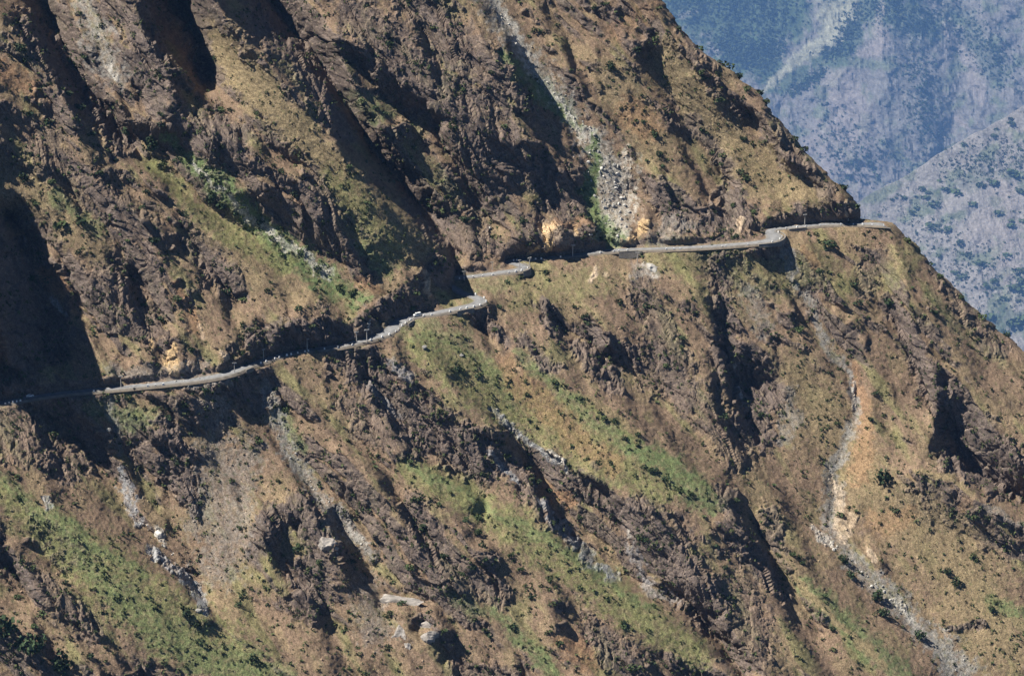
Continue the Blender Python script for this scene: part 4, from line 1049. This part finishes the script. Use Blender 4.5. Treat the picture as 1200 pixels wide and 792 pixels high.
BUSH = [(212,178,9),(222,190,8),(238,206,9),(268,226,10),(285,244,9),(276,252,8),(304,262,10),(318,280,9),(352,296,9),(372,316,10),(398,338,10),(412,345,9),(330,300,8),(440,128,9),(452,134,8),(425,120,8),(150,467,11),(138,471,8),(196,492,9),(322,457,8),(334,481,10),(350,520,9),(303,519,10),(650,448,9),(708,491,9),(536,434,11),(560,441,9),(685,372,8),(972,288,15),(1042,355,11),(1000,335,10),(1005,357,11),(1043,357,12),(960,318,9),
 (91,128,14),(78,112,11),(35,135,11),(56,145,13),(42,240,8),(70,265,14),(95,262,12),(12,166,8),(60,215,11),(165,245,8),(115,205,9),(190,195,10),(330,202,9),(321,195,7),(272,340,10),(188,376,12),(175,380,10),(265,345,12),(285,352,10),(180,283,12),(190,318,9),(150,283,8),
 (745,60,10),(830,60,7),(848,193,8),(873,210,11),(868,203,8),(835,180,8),(700,420,6),(690,380,8),(725,355,10),(640,320,8),(487,345,8),(940,660,9),(985,655,8),(1050,600,10),(580,390,8),(840,640,9),(520,655,10),(495,620,9),(565,640,10),(520,740,9),(575,745,10),(600,735,11),
 (655,755,10),(622,700,8),(648,708,9),(610,668,10),(560,625,11),(545,610,9),(740,785,12),(810,580,9),(765,552,12),(780,562,11),(755,548,8),(795,575,10),(640,665,7),(680,690,8),(470,708,9),(455,760,8),(730,735,9),(20,700,9),(50,720,10),(130,795,12),(105,770,10),(375,660,9)]
px_, py_ = shrub_pts(9500)
sz = 2.4 + 3.6 * rng.random(len(px_)) ** 2.2 + 4.5 * (rng.random(len(px_)) > 0.93) * rng.random(len(px_))
ex = np.array([(a, b, 7 + 5 * random.random()) for a, b in EDGE] + [(a, b, d_ * random.uniform(.85, 1.05)) for a, b, d_ in BUSH])
order = np.argsort(-sz)
n_ind = 300 - len(ex)
ind = np.concatenate([ex, np.c_[px_, py_, sz][order[:n_ind]]])
def shrub_label(x, y):
    yr = np.interp(x, *np.array([(0, 472), (233, 444), (400, 405), (563, 352), (606, 316), (667, 299), (890, 284), (1044, 263)]).T)
    if x > sil_x(np.array([y]))[0] - 14: return 'dark bush on the skyline edge of the mountain against the hazy valley'
    if y < yr:
        if x < 300: return 'dark green bush scattered on the brown slope above the left road'
        if x < 560: return 'dark green bush scattered on the slope above the van and crag'
        if x < 740: return 'dark green bush on the slopes around the white stone gully above the road'
        return 'dark green bush scattered on the tan slope above the upper right road'
    if x < 300: return 'dark green bush scattered on the slope below the left road'
    if x < 640: return 'dark green bush scattered on the grassy slope below the middle of the road'
    if x < 900: return 'dark green bush scattered on the slope below the white stone gully'
    return 'dark green bush scattered on the right spur below the highest road'
for q, (x, y, d_) in enumerate(ind):
    p = ground(x, y); r_ = d_ * float((p - EYE) @ FW) / FOC / 2
    o = link('shrub', SH[(q * 7 + int(x)) % 6]); o.location = p + UPV * r_ * .35
    o.scale = (r_ * random.uniform(.9, 1.25), r_ * random.uniform(.9, 1.25), r_ * random.uniform(.75, 1.05)); o.rotation_euler = (0, 0, random.uniform(0, 6))
    lb = shrub_label(x, y); tag(o, lb, 'bush', lb.replace('dark green bush', 'bushes').replace('dark bush', 'bushes'))
rest = np.c_[px_, py_, sz][order[n_ind:]]
nq = 16
VV = []; CC = []
T_ = [leaf_quads(nq, 1.0, 0.36, .8) for _ in range(24)]
gp = ground(rest[:, 0], rest[:, 1])
for q, (x, y, d_) in enumerate(rest):
    r_ = d_ * 0.25
    VV.append((T_[q % 24] * r_ + gp[q] + UPV * r_ * .4).reshape(-1, 3))
    k = rng.uniform(.6, 1.4); g_ = rng.random()
    CC.append(np.tile((np.array([.052, .07, .03]) * (1 - g_) + np.array([.09, .105, .045]) * g_) * k, (nq * 4, 1)))
VV = np.concatenate(VV); CC = np.concatenate(CC)
tag(link('undergrowth', mesh_np('undergrowth', VV, np.arange(len(VV)).reshape(-1, 4), M_leafattr, CC)), 'countless small bushes dotted over the whole mountainside', 'undergrowth', kind='stuff')

# tufts: the smallest growth, finer than single bushes
tx_, ty_ = rng.uniform(-40, 1240, 60000), rng.uniform(-30, 820, 60000)
fx = np.interp(tx_, gx, np.arange(len(gx))); fy = np.interp(ty_, gy, np.arange(len(gy)))
ok = (tx_ < sil_x(ty_) - 3) & (rng.random(60000) < (0.25 + 0.75 * sstep(-0.1, 0.4, fbm2(tx_ / 22, ty_ / 18, 3, 95)))) & (bil(rd, fx, fy) > 6) & (bil(c, fx, fy).sum(1) < 0.70) & (bil(rock, fx, fy) < 0.5)
i_ = np.where(ok)[0][:6500]
gp = ground(tx_[i_], ty_[i_]); ct = bil(c, fx[i_], fy[i_])
nq = 5
T_ = np.stack([leaf_quads(nq, 1.0, 0.55, .7, .2).reshape(-1, 3) for _ in range(40)])
rr_ = (0.28 + 0.5 * rng.random(len(i_)) ** 2)
VV = T_[rng.integers(40, size=len(i_))] * rr_[:, None, None] + (gp + UPV * rr_[:, None] * .3)[:, None, :]
mx = rng.random((len(i_), 1))
CC = np.clip((ct * 0.55 + np.array([.03, .05, .015])) * (0.45 + 0.75 * mx), .02, .3)
CC = np.repeat(CC, nq * 4, axis=0)
tag(link('grass_tufts', mesh_np('grass_tufts', VV.reshape(-1, 3), np.arange(len(i_) * nq * 4).reshape(-1, 4), M_leafattr, CC)), 'dry tufts and seedlings speckling the slopes', 'grass', kind='stuff')

# rubble: small stones strewn down the gullies and cliffs
import bmesh
_b = bmesh.new(); bmesh.ops.create_icosphere(_b, subdivisions=1, radius=1.0)
IV = np.array([v.co[:] for v in _b.verts]); IF = np.array([[v.index for v in f.verts] for f in _b.faces]); _b.free()
nst = 6000
x = rng.uniform(-40, 1260, nst * 6); y = rng.uniform(-40, 830, nst * 6)
fx = np.interp(x, gx, np.arange(len(gx))); fy = np.interp(y, gy, np.arange(len(gy)))
cs = bil(c, fx, fy); lum = cs.sum(1)
pr = np.clip((lum - 0.45) * 3.2, 0.03, 1) * np.where(cs[:, 0] - cs[:, 2] > 0.13, 0.25, 1)
ok = np.where((rng.random(len(x)) < pr) & (x < sil_x(y) - 3))[0]
dd = np.concatenate([np.min(np.hypot(x[o, None] - RX[None, ::9], y[o, None] - RY[None, ::9]), axis=1) for o in np.array_split(ok, 8)])
ok = ok[dd > 5][:nst]
gp = ground(x[ok], y[ok]); VV = []; CC = []
for q in range(len(ok)):
    r_ = 0.28 + 0.55 * rng.random() ** 3
    VV.append(IV * rng.uniform(.55, 1.25, 3) * r_ * (1 + .35 * rng.normal(size=(len(IV), 1)) * .6) + gp[q])
    CC.append(np.tile(np.clip(cs[ok[q]] * rng.uniform(.75, 1.35), .1, .55), (len(IV), 1)))
nf = len(IF)
FI = (IF[None] + (np.arange(len(ok)) * len(IV))[:, None, None]).reshape(-1, 3)
M_rub = mat_noisy('rubble_stone', (0.4, 0.38, 0.34), 0.95, 1.5, 0.2, attr=True)
tag(link('rubble', mesh_np('rubble', np.concatenate(VV), FI, M_rub, np.concatenate(CC))), 'small pale stones strewn down gullies and scree', 'rubble', kind='stuff')

# ------------------------------------------------------------------ far vegetation
FT = [crown_mesh('shrub', 60, 0.26, M_leaf, f_) for f_ in (.8, .65, .9)]
MIDB = [(1150,218,14),(1186,204,18),(1165,215,12),(1120,226,14),(1108,223,12),(1080,222,12),(1190,338,18),(1198,330,14),(1160,372,16),(1190,380,22),(1175,392,20),(1200,375,20),(1195,318,12),(1180,300,12),(1135,300,14),(1125,285,12),(1150,310,16),(1110,270,14),
 (1090,265,12),(1070,250,10),(1095,240,14),(1085,232,10),(1060,232,8),(1075,245,10),(1140,240,10),(1170,250,11),(1185,265,10),(1155,335,10),(1130,325,14),(1120,320,10),(1165,330,10),(1176,350,10),(1100,300,8),(1195,225,12),(1200,260,12),(1130,170,8),(1165,160,9),(1185,145,10),(1205,135,10)]
for _ in range(70):
    xx = rng.uniform(1025, 1235); yy = rng.uniform(np.interp(xx, [1007, 1060, 1130, 1200, 1240], [240, 210, 166, 126, 104]) + 3, 400)
    if xx < sil_x(np.array([yy]))[0] + 2: continue
    MIDB.append((xx, yy, 3 + 4 * rng.random()))
for q, (x, y, d_) in enumerate(MIDB):
    p = g_mid(x, y); r_ = 0.8 * d_ * float((p - EYE) @ FW) / FOC / 2
    for k in range(1):
        o = link('shrub', FT[q % 3]); o.location = p + UPV * r_ * .3; o.scale = (r_ * random.uniform(1, 1.5), r_ * random.uniform(1, 1.5), r_ * random.uniform(.6, .9)); o.rotation_euler = (0, 0, random.uniform(0, 6))
        tag(o, 'blue hazed bush on the dry grey slope behind the road spur', 'bush', 'bushes on the hazy slope behind the spur')
def far_wood(name, label, gfun, regions, n, smin, smax, m_per):
    VV = []; CC = []
    nq = 10
    T_ = [leaf_quads(nq, 1.0, 0.45, .9, .5) for _ in range(12)]
    tot = sum(w for *_, w in regions)
    for pts, w in regions:
        P_ = dense(pts, 1.0); pr = P_[:, 2] / P_[:, 2].sum()
        k = int(n * w / tot); a_ = P_[rng.choice(len(P_), k, p=pr)]
        x = a_[:, 0] + rng.normal(size=k) * a_[:, 2] * .5; y = a_[:, 1] + rng.normal(size=k) * a_[:, 2] * .5
        gp = gfun(x, y)
        for q in range(k):
            r_ = rng.uniform(smin, smax) * m_per / 2
            VV.append((T_[q % 12] * r_ + gp[q] + UPV * r_ * .5).reshape(-1, 3))
            CC.append(np.tile(np.array([.045, .065, .033]) * rng.uniform(.6, 1.5), (nq * 4, 1)))
    VV = np.concatenate(VV)
    tag(link(name, mesh_np(name, VV, np.arange(len(VV)).reshape(-1, 4), M_leafattr, np.concatenate(CC))), label, 'forest', kind='stuff')
far_wood('forest', 'blue hazed forest covering the far mountain', g_far, [([(790,-10,40),(860,10,46),(925,10,26)], 10), ([(850,50,24),(890,72,18),(915,52,12)], 6), ([(925,108,8),(945,98,8),(965,84,7)], 1.5), ([(1002,18,12),(990,55,14),(965,70,10)], 2.5),
   ([(1010,5,16),(1060,15,24),(1090,30,20)], 3), ([(1070,60,24),(1080,120,26),(1090,170,20)], 2), ([(1120,20,26),(1160,60,30),(1180,90,20)], 2.5), ([(960,150,40),(1000,200,40),(1040,180,30)], 2)], 5200, 2.0, 4.0, 8.6)
far_wood('undergrowth', 'small bushes dotting the dry grey slope behind the spur', g_mid, [([(1040,240,16),(1090,270,34),(1140,320,40),(1190,360,40)], 1), ([(1110,200,20),(1160,190,26),(1210,180,30)], 1)], 900, 1.5, 3.4, 6.3)

# ------------------------------------------------------------------ the blue air of the valley
def haze():
    m_ = bpy.data.materials.new('haze_air'); m_.use_nodes = True
    nt = m_.node_tree; nt.nodes.clear()
    out = nt.nodes.new('ShaderNodeOutputMaterial'); v = nt.nodes.new('ShaderNodeVolumePrincipled')
    v.inputs['Color'].default_value = (0.25, 0.50, 1.0, 1)
    v.inputs['Density'].default_value = HAZE
    v.inputs['Anisotropy'].default_value = 0.1
    nt.links.new(v.outputs['Volume'], out.inputs['Volume'])
    lo, hi = (-9500.0, -3000.0, -9801.0), (20500.0, 36000.0, 1500.0)
    c_ = [(lo[i] + hi[i]) / 2 for i in range(3)]; d_ = [hi[i] - lo[i] for i in range(3)]
    o = link('haze', MB().box(c_, d_).mesh('haze', m_)); tag(o, 'thin blue haze filling the valley air', 'haze', kind='stuff')
HAZE = 1.45e-5
haze()
